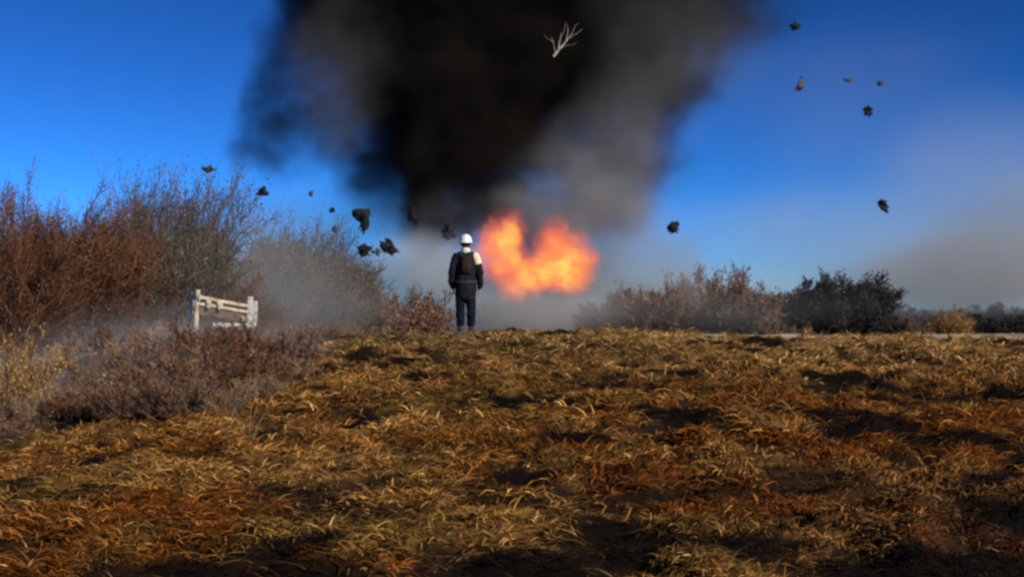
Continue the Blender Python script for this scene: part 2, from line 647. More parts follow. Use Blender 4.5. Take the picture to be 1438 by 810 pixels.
M_RED = island_mat("rust_twigs", [(0.035, 0.014, 0.008), (0.12, 0.042, 0.018), (0.20, 0.085, 0.035), (0.09, 0.055, 0.03)])
M_GREYT = island_mat("grey_twigs", [(0.035, 0.024, 0.018), (0.10, 0.066, 0.046), (0.17, 0.12, 0.085), (0.075, 0.058, 0.03)])
M_MAUVE = island_mat("mauve_twigs", [(0.05, 0.024, 0.018), (0.19, 0.09, 0.055), (0.30, 0.16, 0.085), (0.10, 0.065, 0.04)])
M_DARKT = island_mat("sooty_twigs", [(0.014, 0.012, 0.012), (0.045, 0.036, 0.032), (0.065, 0.05, 0.038), (0.025, 0.024, 0.022)])
M_TAN = island_mat("tan_twigs", [(0.12, 0.062, 0.028), (0.25, 0.135, 0.055), (0.36, 0.215, 0.10), (0.10, 0.05, 0.022)])
M_TAN_FAR = island_mat("dull_tan_twigs", [(0.06, 0.034, 0.02), (0.15, 0.085, 0.045), (0.24, 0.14, 0.075), (0.07, 0.042, 0.026)])
M_GOLD = island_mat("gold_leaves", [(0.22, 0.10, 0.022), (0.38, 0.19, 0.045), (0.46, 0.27, 0.09), (0.15, 0.085, 0.02)])

# prototypes (real size for height 1 where scaled on placing)
PROTO = {
    "rust_tall": (bush_meshes("rust_tall", 5.4, 2.1, 46, 13, 16, (0.06, 0, 0), 0.55, 2, 0.042, 0.016, 0.26), M_BARK_DARK, M_RED),
    "rust_tall_b": (bush_meshes("rust_tall_b", 5.0, 2.0, 46, 13, 16, (0.09, 0, 0), 0.6, 2, 0.042, 0.016, 0.26), M_BARK_DARK, M_RED),
    "grey_tall": (bush_meshes("grey_tall", 5.6, 2.0, 48, 14, 15, (0.10, 0, 0), 0.5, 2, 0.05, 0.015, 0.26), M_BARK_GREY, M_GREYT),
    "grey_tall_b": (bush_meshes("grey_tall_b", 4.6, 2.2, 48, 14, 14, (0.11, 0, 0), 0.55, 2, 0.05, 0.015, 0.26), M_BARK_GREY, M_GREYT),
    "mauve_low": (bush_meshes("mauve_low", 1.3, 0.9, 40, 9, 9, (0.06, 0, 0), 0.8, 0.5, 0.03, 0.008), M_BARK_DARK, M_MAUVE),
    "rust_low": (bush_meshes("rust_low", 1.2, 0.9, 40, 9, 9, (0.06, 0, 0), 0.8, 0.8, 0.03, 0.008), M_BARK_DARK, M_RED),
    "tan_low": (bush_meshes("tan_low", 1.1, 0.8, 36, 8, 8, (0.05, 0, 0), 0.8, 0.5, 0.03, 0.008), M_BARK_GREY, M_TAN),
    "gold": (bush_meshes("gold", 1.9, 0.9, 36, 10, 9, (0.05, 0, 0), 0.8, 2, 0.035, 0.008), M_BARK_DARK, M_GOLD),
    "sooty": (bush_meshes("sooty", 3.6, 2.2, 44, 12, 11, (0.05, 0, 0), 0.75, 4, 0.075, 0.025), M_BARK_DARK, M_DARKT),
    "sooty_b": (bush_meshes("sooty_b", 3.0, 2.4, 42, 12, 10, (0.08, 0, 0), 0.85, 4, 0.075, 0.025), M_BARK_DARK, M_DARKT),
    "tan_far": (bush_meshes("tan_far", 3.0, 1.9, 34, 9, 9, (0.08, 0, 0), 0.75, 3, 0.065, 0.025), M_BARK_GREY, M_TAN_FAR),
    "mauve_far": (bush_meshes("mauve_far", 3.0, 2.1, 34, 9, 9, (0.08, 0, 0), 0.8, 3, 0.065, 0.025), M_BARK_DARK, M_MAUVE),
}
BASE_H = {"rust_tall": 5.4, "rust_tall_b": 5.0, "grey_tall": 5.6, "grey_tall_b": 4.6, "mauve_low": 1.3, "rust_low": 1.2,
          "tan_low": 1.1, "gold": 1.9, "sooty": 3.6, "sooty_b": 3.0, "tan_far": 3.0, "mauve_far": 3.0}


def plant(name, proto, px, top, Y, label, cat, group=None, wide=1.0, rz=None):
    """a bush whose crown tops out at photograph row TOP when it stands at depth Y"""
    p = at(px, top, Y)
    gz = float(ground_z(np.array([p.x]), np.array([Y]))[0])
    s = max(0.15, (p.z - gz) / BASE_H[proto]) * 1.02
    o = empty(name, (p.x, Y, gz), rs.rand() * 6.28 if rz is None else rz)
    o.scale = (s * wide, s * wide, s)
    (tm, cm), bark, lf = PROTO[proto]
    link("trunk", tm, bark, o)
    link("crown", cm, lf, o)
    return tag(o, label, cat, group)


GL = "tall wind-bent bushes on the left"
plant("tall_bush", "rust_tall", 8, 296, 25, "dark rust-brown tall bush cut by the left edge of the picture", "bush", GL, 0.95, 0.0)
plant("tall_bush", "rust_tall_b", 86, 272, 26, "tall red-brown bush, the second from the left edge", "bush", GL, 0.92, 0.3)
plant("tall_bush", "rust_tall", 52, 300, 25.6, "dark red-brown bush squeezed between the two leftmost tall ones", "bush", GL, 0.9, 1.2)
plant("tall_bush", "grey_tall", 222, 252, 29, "tallest grey-brown bush with a feathery peak, right of the red-brown ones", "bush", GL, 0.82, 0.0)
plant("tall_bush", "grey_tall_b", 182, 300, 28, "grey-brown bush on the left shoulder of the tallest bush", "bush", GL, 0.9, 0.2)
plant("tall_bush", "rust_tall_b", 140, 345, 26.5, "dull brown bush low in the dip left of the tallest bush", "bush", GL, 1.0, 0.9)
plant("tall_bush", "grey_tall_b", 340, 332, 36, "smoke-grey bush standing directly behind the white fence", "bush", GL, 1.0, 0.4)
plant("tall_bush", "grey_tall", 388, 318, 40, "hazy grey bush with pale bare stems behind and right of the white fence", "bush", GL, 1.0, -0.2)
plant("tall_bush", "grey_tall_b", 262, 372, 31, "grey bush in the dip just left behind the white fence", "bush", GL, 1.05, 0.1)
plant("tall_bush", "grey_tall_b", 448, 350, 44, "small bare grey bush at the right end of the tall bushes", "bush", GL, 0.95, 0.0)
plant("tall_bush", "grey_tall_b", 415, 342, 38, "grey bush filling in right of the hazy one with pale stems", "bush", GL, 1.0, 0.7)
plant("tall_bush", "rust_tall_b", 305, 392, 30, "low brown bush right behind the rails of the white fence", "bush", GL, 1.2, 0.5)
GM = "low red-brown bushes left of the standing person"
plant("round_bush", "mauve_far", 505, 388, 46, "low brownish bush, left one of two beyond the crest left of the person", "bush", GM, 1.0)
plant("round_bush", "mauve_far", 556, 384, 48, "low red-brown bush beyond the crest, next to the person on the left", "bush", GM, 1.0)
GR = "brush beyond the crest on the right"
plant("round_bush", "mauve_far", 850, 418, 60, "small mauve bush right below the right end of the flames", "bush", GR, 1.17)
plant("round_bush", "mauve_far", 882, 398, 60, "red-brown bush, first tall one right of the flames", "bush", GR, 1.04)
plant("round_bush", "tan_far", 918, 390, 58, "tan bush right of the flames with brown ones on both sides", "bush", GR, 0.98)
plant("round_bush", "mauve_far", 962, 402, 61, "dull brown bush left of the tallest tan and brown one", "bush", GR, 1.17)
plant("round_bush", "mauve_far", 1000, 358, 64, "tallest brown bush with a ragged top standing in haze", "bush", GR, 0.81)
plant("round_bush", "tan_far", 1034, 384, 57, "tan bush at the right foot of the ragged hazy one", "bush", GR, 0.98)
plant("round_bush", "mauve_far", 1058, 406, 60, "low brown bush between the tan bush and the dark ones", "bush", GR, 1.04)
plant("round_bush", "sooty_b", 1120, 390, 62, "dark smoky bush joined to the left of the tallest black one", "bush", GR, 1.04)
plant("round_bush", "sooty_b", 1160, 384, 63, "dark bush between the smoky one and the tallest black one", "bush", GR, 0.91)
plant("round_bush", "sooty", 1196, 374, 60, "tallest near-black bush on the right", "bush", GR, 0.94)
plant("round_bush", "sooty_b", 1258, 440, 56, "low black bush right of the tallest black one", "bush", GR, 1.2)
plant("round_bush", "mauve_far", 1088, 400, 62, "brown hazy bush just left of the dark smoky one", "bush", GR, 1.1)
plant("round_bush", "sooty_b", 1236, 420, 76, "hazy dark bush first in the low far row at right", "bush", GR, 1.3)
plant("round_bush", "sooty_b", 1296, 428, 78, "hazy dark bush second in the low far row at right", "bush", GR, 1.5)
plant("round_bush", "sooty_b", 1362, 424, 80, "hazy dark bush third in the low far row at right", "bush", GR, 1.5)
plant("round_bush", "sooty_b", 1430, 421, 78, "hazy dark bush last in the low far row at the right edge", "bush", GR, 1.5)
plant("round_bush", "tan_low", 1125, 444, 40, "small pinkish tan shrub in front of the dark bushes", "bush", GR, 1.0)
plant("round_bush", "tan_low", 1290, 436, 40, "narrow tan shrub, left one of two on the right crest", "bush", GR, 0.7)
plant("round_bush", "gold", 1336, 424, 40, "rust and gold shrub, right one of two on the right crest", "bush", GR, 0.75)
plant("round_bush", "sooty_b", 1400, 438, 58, "flat black bush at the right edge of the picture", "bush", GR, 2.0)
plant("round_bush", "sooty_b", 1448, 440, 62, "black bush cut by the right edge of the picture", "bush", GR, 2.0)

GS = "low shrubs in the hollow on the left"
plant("golden_shrub", "gold", 4, 446, 13.0, "golden leafy shrub cut by the left edge of the picture", "shrub", GS, 0.75)
shrubs = [
    (268, 429, 22.8, "rust_low", "brown shrub growing up over the left posts of the white fence"),
    (296, 463, 22.6, "tan_low", "tan shrub in front of the lower rail of the white fence"),
    (366, 460, 22.4, "mauve_low", "brown shrub against the right posts of the white fence"),  # px, top row, depth, kind
    (60, 470, 17, "rust_low", "dark red shrub just right of the golden one"),
    (120, 485, 17.5, "mauve_low", "mauve shrub in the hollow below the red-brown bush"),
    (200, 470, 18.5, "rust_low", "orange-brown shrub in the hollow below the tallest bush"),
    (228, 488, 16.5, "tan_low", "tan shrub low in the hollow left of the fence"),
    (275, 468, 20, "mauve_low", "mauve shrub hiding the foot of the left fence post"),
    (330, 463, 21, "mauve_low", "mauve shrub hiding the foot of the right fence post"),
    (392, 452, 22, "mauve_low", "brown shrub right of the white fence"),
    (300, 492, 17.5, "mauve_low", "greyish mauve shrub in front of the fence"),
    (158, 520, 14.5, "mauve_low", "hazy mauve shrub lowest in the hollow"),
    (60, 525, 13.2, "mauve_low", "grey mauve shrub below the golden one"),
    (20, 560, 11.8, "mauve_low", "lowest shrub at the left edge of the picture"),
    (110, 555, 12.8, "rust_low", "dull red shrub at the left grass edge"),
    (242, 530, 14.8, "mauve_low", "smoky shrub at the grass edge left of centre"),
    (370, 488, 18.5, "mauve_low", "purplish shrub standing on the grass edge"),
    (440, 447, 23, "tan_low", "straw-coloured shrub on the left end of the crest"),
    (508, 446, 24, "tan_low", "small straw-coloured shrub behind the crest"),
]
for px, top, Y, k, lab in shrubs:
    plant("low_shrub", k, px, top, Y, lab, "shrub", GS, rs.uniform(1.15, 1.5))
fill = [  # px, row of the foot, height in px, kind
    (15, 612, 62, 0), (70, 606, 66, 2), (128, 600, 60, 1), (190, 598, 70, 0), (248, 592, 70, 0), (300, 584, 52, 2),
    (40, 580, 74, 4), (100, 574, 74, 1), (160, 572, 78, 4), (222, 568, 84, 2), (280, 562, 74, 0), (332, 556, 70, 1), (360, 566, 40, 2),
    (75, 552, 66, 1), (140, 546, 78, 2), (205, 544, 84, 1), (262, 540, 78, 0), (318, 534, 82, 4), (372, 526, 66, 0), (402, 536, 40, 2),
    (120, 524, 60, 0), (182, 520, 66, 1), (238, 516, 66, 3), (298, 512, 62, 1), (350, 506, 54, 0), (400, 500, 48, 0), (432, 510, 36, 2),
    (264, 494, 44, 0), (318, 490, 40, 0), (368, 484, 34, 0), (412, 482, 36, 0), (448, 484, 34, 2), (470, 474, 26, 2), (336, 476, 24, 0), (300, 478, 26, 0)]
NTH = ["leftmost", "second from left", "third from left", "fourth from left", "fifth from left", "sixth from left", "rightmost"]
ROWS = [(0, 6, "front row"), (6, 13, "second row"), (13, 20, "middle row"), (20, 27, "fourth row"), (27, 35, "back row")]
LOOK = ("mauve-brown", "rust-brown", "straw-tan", "golden", "rust-brown")


def hollow_label(i, k):
    for a_, b_, row in ROWS:
        if a_ <= i < b_:
            mates = sorted(range(a_, b_), key=lambda j: fill[j][0])
            r_ = mates.index(i)
            nth = "rightmost" if r_ == len(mates) - 1 else (NTH[r_] if r_ < 6 else "next to rightmost")
            return "%s low shrub, %s in the %s of the left hollow" % (LOOK[k], nth, row)


for i_, (px, foot, hp, k) in enumerate(fill):
    Y = on_ground(px, foot)[1]
    hp *= 1.3 if i_ < 20 else 1.0
    plant("hollow_shrub", ("mauve_low", "rust_low", "tan_low", "gold", "rust_low")[k], px, foot - hp, Y, hollow_label(i_, k), "shrub",
          "crowded shrubs filling the hollow on the left", rs.uniform(1.15, 1.6))

# tall straw stems
STRAW = [(0.46, 0.31, 0.14), (0.36, 0.22, 0.08), (0.26, 0.15, 0.05)]
tz = tussock_mesh("straw_tuft", 26, 0.42, 0.22, STRAW, 0.008)
for px, py, Y, s, lab in [(168, 596, 11.6, 0.9, "pale straw tuft at the grass edge on the left"),
                          (315, 596, 11.2, 1.0, "upright straw tuft just left of the leaning one"),
                          (348, 632, 9.8, 1.0, "leaning straw tuft lowest on the left of the slope"),
                          (555, 655, 8.6, 0.55, "short pale straw tuft mid-slope below the person"),
                          (925, 478, 19.5, 0.7, "pale straw tuft on the crest right of the flames"),
                          (1024, 478, 19.5, 0.6, "thin straw tuft on the crest below the tan bush"),
                          (740, 470, 20.0, 0.7, "straw tuft on the crest right of the person")]:
    p = at(px, py, Y)
    o = link("straw_tuft", tz, M_GRASS)
    o.location = (p.x, Y, float(ground_z(np.array([p.x]), np.array([Y]))[0]))
    o.scale = (s, s, s)
    o.rotation_euler = (0, 0, rs.uniform(-0.3, 0.3))
    tag(o, lab, "grass tuft", "straw tufts standing out of the sward")


# far brush on the plain: one mass
def far_brush():
    N = 26000
    y = rs.uniform(130, 320, N)
    x = rs.uniform(-1, 1, N) * y * 0.75
    hgt = 1.2 + 3.0 * fbm(x * 0.03, y * 0.02, 15, 3) ** 2
    base = np.stack([x, y, np.full(N, -1.6)], 1)
    d = np.stack([rs.normal(0.1, 0.35, N), rs.normal(0, 0.35, N), np.ones(N)], 1)
    P = curves(base, d, hgt * rs.uniform(0.5, 1.1, N), 3, np.array([0.05, 0, 0]), 0.12)
    r = ribbons(P, 0.5, 0.12)
    l_, _ = along(P, rs.uniform(0.3, 1, (N, 1)))
    return mesh_np("distant_brush", *[a for a in [join([r, leaves(l_, 0.55)])][0][:1]], quads=join([r, leaves(l_, 0.55)])[1]) if False else _fb(r, leaves(l_, 0.55))


def _fb(a, b):
    v, q = join([a, b])
    return mesh_np("distant_brush", v, quads=q)


fb = link("distant_brush", far_brush(), M_DARKT)
tag(fb, "dark band of far brush along the horizon", "brush", kind="stuff")

# ------------------------------------------------------------------ white fence section
M_WHITE = noise_mat("weathered_white_paint", (0.36, 0.29, 0.22), (0.72, 0.67, 0.60), 9, 0.7, 5, 0.3)
M_CREAM = noise_mat("cream_paint", (0.42, 0.29, 0.17), (0.78, 0.65, 0.46), 7, 0.7, 5, 0.3)
M_BROWN = noise_mat("brown_board", (0.10, 0.055, 0.03), (0.22, 0.13, 0.075), 9, 0.8, 5, 0.3)


def plank(name, a, b, wd, th, m, parent):
    """a bevelled board from a to b (object space): wd tall, th thick"""
    a = Vector(a)
    b = Vector(b)
    bm = bmesh.new()
    bmesh.ops.create_cube(bm, size=1.0)
    L = (b - a).length
    for v in bm.verts:
        v.co = Vector((v.co.x * L, v.co.y * th, v.co.z * wd))
    bmesh.ops.bevel(bm, geom=bm.edges[:], offset=min(wd, th) * 0.12, segments=1, affect='EDGES')
    bmesh.ops.subdivide_edges(bm, edges=[e for e in bm.edges if e.calc_length() > L * 0.7], cuts=4)
    for v in bm.verts:
        k = v.co.x / L
        v.co.z += 0.10 * wd * math.sin(k * 5 + L * 9) + 0.04 * wd * math.sin(k * 17)
    x = (b - a).normalized()
    y = Vector((0, 1, 0))
    if abs(x.dot(y)) > 0.9:
        y = Vector((1, 0, 0))
    z = x.cross(y).normalized()
    y = z.cross(x)
    R = Matrix((x, y, z)).transposed().to_4x4()
    bm.transform(Matrix.Translation((a + b) / 2) @ R)
    me = bpy.data.meshes.new(name)
    bm.to_mesh(me)
    bm.free()
    return link(name, me, m, parent)


FY = 24.0
fx0 = at(310, 440, FY)
fgz = float(ground_z(np.array([fx0.x]), np.array([FY]))[0])
fence = empty("broken_fence", (fx0.x - 0.075, FY, fgz))
fence.rotation_euler = (0.05, math.radians(5.5), 0)
tag(fence, "weathered white wooden fence section with rails standing in the low brush", "fence")


def fp(px, py, dy=0.0):
    p = at(px, py, FY + dy)
    return (p.x - fx0.x, dy, p.z - fgz)


def fpost(px, top, dy, wd, m):
    p = fp(px, top, dy)
    return plank("post", (p[0], dy, -0.3), (p[0] + 0.03 * math.sin(px), dy, p[2]), wd, 0.10, m, fence)


fpost(348.5, 412, -0.02, 0.105, M_WHITE)
fpost(357, 420, 0.45, 0.10, M_WHITE)
fpost(276, 408, -0.35, 0.075, M_CREAM)
fpost(265, 416, -0.10, 0.09, M_WHITE)
plank("rail", fp(274, 417.5, -0.42), fp(347, 425, -0.10), 0.062, 0.035, M_CREAM, fence)
plank("rail", fp(279, 427, -0.42), fp(347, 433, -0.10), 0.058, 0.035, M_CREAM, fence)
plank("rail", fp(290, 420, -0.44), fp(292, 431, -0.44), 0.09, 0.03, M_CREAM, fence)
plank("rail", fp(306, 422, -0.36), fp(308, 432, -0.36), 0.10, 0.03, M_CREAM, fence)
plank("board", fp(279, 437, -0.38), fp(346, 442, -0.06), 0.17, 0.03, M_BROWN, fence)
plank("rail", fp(299, 454, -0.36), fp(346, 454, -0.10), 0.10, 0.035, M_WHITE, fence)
plank("rail", fp(340, 440, -0.14), fp(340.5, 458, -0.14), 0.06, 0.03, M_WHITE, fence)
plank("rail", fp(263, 419, -0.16), fp(278, 418.5, -0.44), 0.12, 0.035, M_WHITE, fence)

# ------------------------------------------------------------------ the person
M_SKIN = noise_mat("skin", (0.42, 0.24, 0.16), (0.50, 0.30, 0.21), 20, 0.55, 3)
M_NAVY = noise_mat("navy_cloth", (0.003, 0.0045, 0.009), (0.008, 0.011, 0.020), 12, 0.9, 5, 0.5, 0.1)
M_JACK = noise_mat("charcoal_jacket", (0.006, 0.006, 0.009), (0.016, 0.015, 0.019), 9, 0.9, 5, 0.5, 0.1)
M_BOOT = noise_mat("boot_leather", (0.03, 0.018, 0.010), (0.08, 0.048, 0.026), 20, 0.6)
M_HELM = noise_mat("helmet_shell", (0.72, 0.70, 0.64), (0.82, 0.80, 0.75), 6, 0.35, 3, 0.0, 0.5)
M_BAND = noise_mat("dark_band", (0.010, 0.009, 0.009), (0.025, 0.022, 0.02), 20, 0.7)
M_SUNLIT = noise_mat("sunlit_yellow_cloth", (0.62, 0.50, 0.28), (0.78, 0.68, 0.45), 10, 0.85, 4, 0.4)  # pale yellow stands for sunlight on the right shoulder
M_SCARF = noise_mat("cream_neckcloth", (0.55, 0.49, 0.40), (0.74, 0.68, 0.58), 14, 0.9, 4, 0.4)
M_PACK = noise_mat("brown_canvas", (0.013, 0.009, 0.006), (0.030, 0.019, 0.011), 12, 0.9, 4, 0.4)
M_HAIR = noise_mat("dark_hair", (0.015, 0.010, 0.008), (0.03, 0.02, 0.014), 30, 0.7)
M_EYE = noise_mat("eye", (0.6, 0.58, 0.55), (0.7, 0.68, 0.65), 4, 0.3)


def add_loft(bm, rings, sides=14):
    """closed tube through rings (centre, rx, ry[, forward tilt]); cross-sections lie across the path"""
    P = [Vector(r[0]) for r in rings]
    prev = None
    first = None
    for i, r in enumerate(rings):
        d = (P[min(i + 1, len(P) - 1)] - P[max(i - 1, 0)]).normalized()
        ref = Vector((0, 1, 0)) if abs(d.y) < 0.8 else Vector((0, 0, 1))
        sx = d.cross(ref).normalized() if abs(d.z) < 0.999 or True else Vector((1, 0, 0))
        sy = sx.cross(d).normalized()
        if abs(d.y) < 0.8 and sx.x < 0 and abs(d.z) > 0.5:
            sx, sy = -sx, -sy
        ring = []
        for k in range(sides):
            th = 2 * math.pi * k / sides
            ring.append(bm.verts.new(P[i] + sx * (r[1] * math.cos(th)) + sy * (r[2] * math.sin(th))))
        if prev:
            # match the start of the rings so that a flip of the frame does not twist the tube
            best = min(range(sides), key=lambda o: sum((prev[k].co - ring[(k + o) % sides].co).length for k in range(0, sides, 3)))
            ring = ring[best:] + ring[:best]
            for k in range(sides):
                bm.faces.new((prev[k], prev[(k + 1) % sides], ring[(k + 1) % sides], ring[k]))
        else:
            first = ring
        prev = ring
    bm.faces.new(first[::-1])
    bm.faces.new(prev)


def add_ball(bm, c, r, sub=3):
    g = bmesh.ops.create_icosphere(bm, subdivisions=sub, radius=1.0)
    for v in g["verts"]:
        v.co = Vector((v.co.x * r[0] + c[0], v.co.y * r[1] + c[1], v.co.z * r[2] + c[2]))


def bm_mesh(bm, name, smooth=True):
    bmesh.ops.recalc_face_normals(bm, faces=bm.faces[:])
    me = bpy.data.meshes.new(name)
    bm.to_mesh(me)
    bm.free()
    if smooth:
        me.polygons.foreach_set("use_smooth", np.ones(len(me.polygons), dtype=bool))
    return me


def fuse(bm, name, voxel, smooth_it=4, wrinkle=0.0):
    """melt overlapping closed pieces into one continuous surface"""
    me = bm_mesh(bm, name)
    o = bpy.data.objects.new("fusing", me)
    C.objects.link(o)
    r = o.modifiers.new("r", 'REMESH')
    r.mode = 'VOXEL'
    r.voxel_size = voxel
    r.use_smooth_shade = True
    s = o.modifiers.new("s", 'SMOOTH')
    s.iterations = smooth_it
    s.factor = 0.5
    if wrinkle > 0:
        tx = bpy.data.textures.new(name + "_folds", 'CLOUDS')
        tx.noise_scale = 0.09
        dm = o.modifiers.new("d", 'DISPLACE')
        dm.texture = tx
        dm.strength = wrinkle
        dm.mid_level = 0.5
    dg = bpy.context.evaluated_depsgraph_get()
    out = bpy.data.meshes.new_from_object(o.evaluated_get(dg))
    out.name = name
    bpy.data.objects.remove(o)
    return out


def arm_path(s):
    """shoulder, elbow, wrist; the left arm is carried a little forward"""
    if s > 0:
        return [(0.175, 0.0, 1.43), (0.238, -0.03, 1.27), (0.278, -0.04, 1.10), (0.286, 0.01, 0.94), (0.275, 0.06, 0.80)]
    return [(-0.175, 0.0, 1.43), (-0.238, -0.03, 1.27), (-0.276, -0.03, 1.10), (-0.280, 0.03, 0.94), (-0.250, 0.09, 0.81)]


def build_person(loc):
    bm = bmesh.new()
    # head, jaw, neck
    add_ball(bm, (0, 0.02, 1.655), (0.076, 0.096, 0.105))
    add_ball(bm, (0, 0.045, 1.592), (0.058, 0.070, 0.062))
    add_ball(bm, (0, 0.122, 1.628), (0.013, 0.022, 0.024), 2)       # nose
    add_ball(bm, (0, 0.108, 1.672), (0.050, 0.014, 0.012), 2)       # brow
    add_ball(bm, (0, 0.112, 1.592), (0.024, 0.012, 0.008), 2)       # lips
    for s in (-1, 1):
        add_ball(bm, (s * 0.080, 0.01, 1.642), (0.012, 0.022, 0.034), 2)   # ears
    add_loft(bm, [((0, -0.01, 1.40), 0.075, 0.065), ((0, 0.0, 1.50), 0.058, 0.060), ((0, 0.015, 1.60), 0.056, 0.062)])
    # trunk
    add_loft(bm, [((0, 0, 0.86), 0.150, 0.105), ((0, 0, 0.98), 0.165, 0.115), ((0, 0, 1.12), 0.145, 0.105),
                  ((0, 0, 1.28), 0.170, 0.115), ((0, -0.005, 1.40), 0.175, 0.100), ((0, -0.005, 1.46), 0.110, 0.075)])
    for s in (-1, 1):
        A = arm_path(s)
        add_loft(bm, [(A[0], 0.060, 0.065), (A[1], 0.050, 0.052), (A[2], 0.043, 0.045), (A[3], 0.037, 0.039), (A[4], 0.026, 0.030)])
        w_ = Vector(A[4])
        f_ = Vector((-0.04 * s, 0.22, -0.95)).normalized() if s > 0 else Vector((0.25, 0.45, -0.85)).normalized()
        side = f_.cross(Vector((1, 0, 0))).normalized()     # across the palm (front to back)
        if side.y < 0:
            side = -side
        inn = Vector((-s, 0, 0))
        # palm
        add_loft(bm, [(w_, 0.026, 0.020), (w_ + f_ * 0.045, 0.017, 0.040), (w_ + f_ * 0.092, 0.015, 0.040)])
        for j, (off, L) in enumerate([(0.030, 0.072), (0.010, 0.080), (-0.010, 0.074), (-0.030, 0.058)]):
            b0 = w_ + f_ * 0.080 + side * off
            b1 = b0 + f_ * (L * 0.48)
            b2 = b1 + (f_ * 0.8 + inn * 0.55).normalized() * (L * 0.36)
            b3 = b2 + (f_ * 0.35 + inn * 0.9).normalized() * (L * 0.28)
            add_loft(bm, [(b0, 0.0095, 0.0095), (b1, 0.009, 0.009), (b2, 0.008, 0.008), (b3, 0.006, 0.006)], 8)
        t0 = w_ + f_ * 0.028 + side * 0.028
        t1 = t0 + (f_ * 0.7 + side * 0.7 + inn * 0.2).normalized() * 0.038
        t2 = t1 + (f_ * 0.95 + side * 0.15 + inn * 0.3).normalized() * 0.030
        add_loft(bm, [(t0, 0.013, 0.013), (t1, 0.010, 0.010), (t2, 0.0075, 0.0075)], 8)
        # leg and foot
        add_loft(bm, [((s * 0.085, 0, 0.92), 0.085, 0.095), ((s * 0.092, 0.01, 0.70), 0.073, 0.080), ((s * 0.096, 0.0, 0.50), 0.055, 0.060),
                      ((s * 0.098, -0.012, 0.34), 0.052, 0.060), ((s * 0.100, 0.0, 0.10), 0.034, 0.040), ((s * 0.100, 0.0, 0.03), 0.036, 0.045)])
        add_loft(bm, [((s * 0.100, -0.06, 0.035), 0.030, 0.030), ((s * 0.104, 0.05, 0.042), 0.040, 0.036), ((s * 0.112, 0.17, 0.025), 0.030, 0.018)])
    body = fuse(bm, "person_body", 0.0065, 3)
    p = link("person", body, M_SKIN)
    p.location = loc
    p.rotation_euler = (0, 0, 0.06)
    tag(p, "standing person in white helmet and dark work clothes, back turned, watching the fire", "person")

    # jacket: one surface of trunk, sleeves and hem
    bm = bmesh.new()
    add_loft(bm, [((0, 0, 0.60), 0.192, 0.145), ((0, 0, 0.75), 0.208, 0.152), ((0, 0, 0.90), 0.215, 0.155), ((0, 0, 1.02), 0.212, 0.150), ((0, 0, 1.16), 0.212, 0.152),
                  ((0, -0.005, 1.30), 0.222, 0.152), ((0, -0.008, 1.41), 0.205, 0.128), ((0, -0.006, 1.475), 0.130, 0.095), ((0, 0.0, 1.515), 0.082, 0.080)], 20)
    for s in (-1, 1):
        A = arm_path(s)
        add_loft(bm, [((s * 0.12, -0.005, 1.43), 0.072, 0.085), (A[0], 0.086, 0.092), (A[1], 0.076, 0.080), (A[2], 0.070, 0.072), (A[3], 0.060, 0.063), (A[4], 0.046, 0.050)])
    jk = link("jacket", fuse(bm, "jacket", 0.011, 2, 0.038), M_JACK, p)
    # trousers
    bm = bmesh.new()
    add_loft(bm, [((0, 0, 0.78), 0.182, 0.132), ((0, 0, 0.90), 0.185, 0.135), ((0, 0, 0.98), 0.180, 0.130)], 20)
    for s in (-1, 1):
        add_loft(bm, [((s * 0.088, 0, 0.90), 0.110, 0.128), ((s * 0.098, 0.008, 0.72), 0.108, 0.115), ((s * 0.104, 0.0, 0.50), 0.096, 0.100),
                      ((s * 0.105, -0.010, 0.30), 0.088, 0.095), ((s * 0.106, -0.005, 0.10), 0.078, 0.088)])
    link("trousers", fuse(bm, "trousers", 0.011, 2, 0.035), M_NAVY, p)
    # hem band of the jacket
    bm = bmesh.new()
    n = 32
    for zz, gr in ((0.905, 0.0), (0.93, 0.004), (0.955, 0.0)):
        pass
    g0 = []
    for (zz, gr) in ((0.90, 0.004), (0.91, 0.012), (0.945, 0.012), (0.955, 0.004)):
        g0.append([bm.verts.new(((0.224 + gr) * math.cos(2 * math.pi * k / n), (0.163 + gr) * math.sin(2 * math.pi * k / n), zz)) for k in range(n)])
    for a_, b_ in zip(g0, g0[1:]):
        for k in range(n):
            bm.faces.new((a_[k], a_[(k + 1) % n], b_[(k + 1) % n], b_[k]))
    link("belt", bm_mesh(bm, "belt"), noise_mat("webbing", (0.012, 0.020, 0.024), (0.030, 0.042, 0.045), 20, 0.8), p)
    # boots
    for s in (-1, 1):
        bm = bmesh.new()
        add_loft(bm, [((s * 0.104, -0.005, 0.24), 0.056, 0.066), ((s * 0.104, -0.005, 0.12), 0.052, 0.064), ((s * 0.104, 0.0, 0.055), 0.052, 0.070)])
        add_loft(bm, [((s * 0.104, -0.085, 0.045), 0.036, 0.040), ((s * 0.105, 0.0, 0.055), 0.052, 0.055), ((s * 0.110, 0.10, 0.050), 0.056, 0.048), ((s * 0.116, 0.20, 0.034), 0.040, 0.030)])
        bt = link("boot", fuse(bm, "boot", 0.008, 3), M_BOOT, p)
        bm = bmesh.new()
        add_loft(bm, [((s * 0.104, -0.115, 0.008), 0.036, 0.016), ((s * 0.105, 0.0, 0.008), 0.054, 0.017), ((s * 0.112, 0.12, 0.008), 0.060, 0.017), ((s * 0.118, 0.235, 0.010), 0.034, 0.014)])
        link("sole", bm_mesh(bm, "sole"), M_BAND, bt)
    # helmet: shell with comb, all-round brim, dark band under it
    HC = Vector((0, 0.02, 1.690))
    bm = bmesh.new()
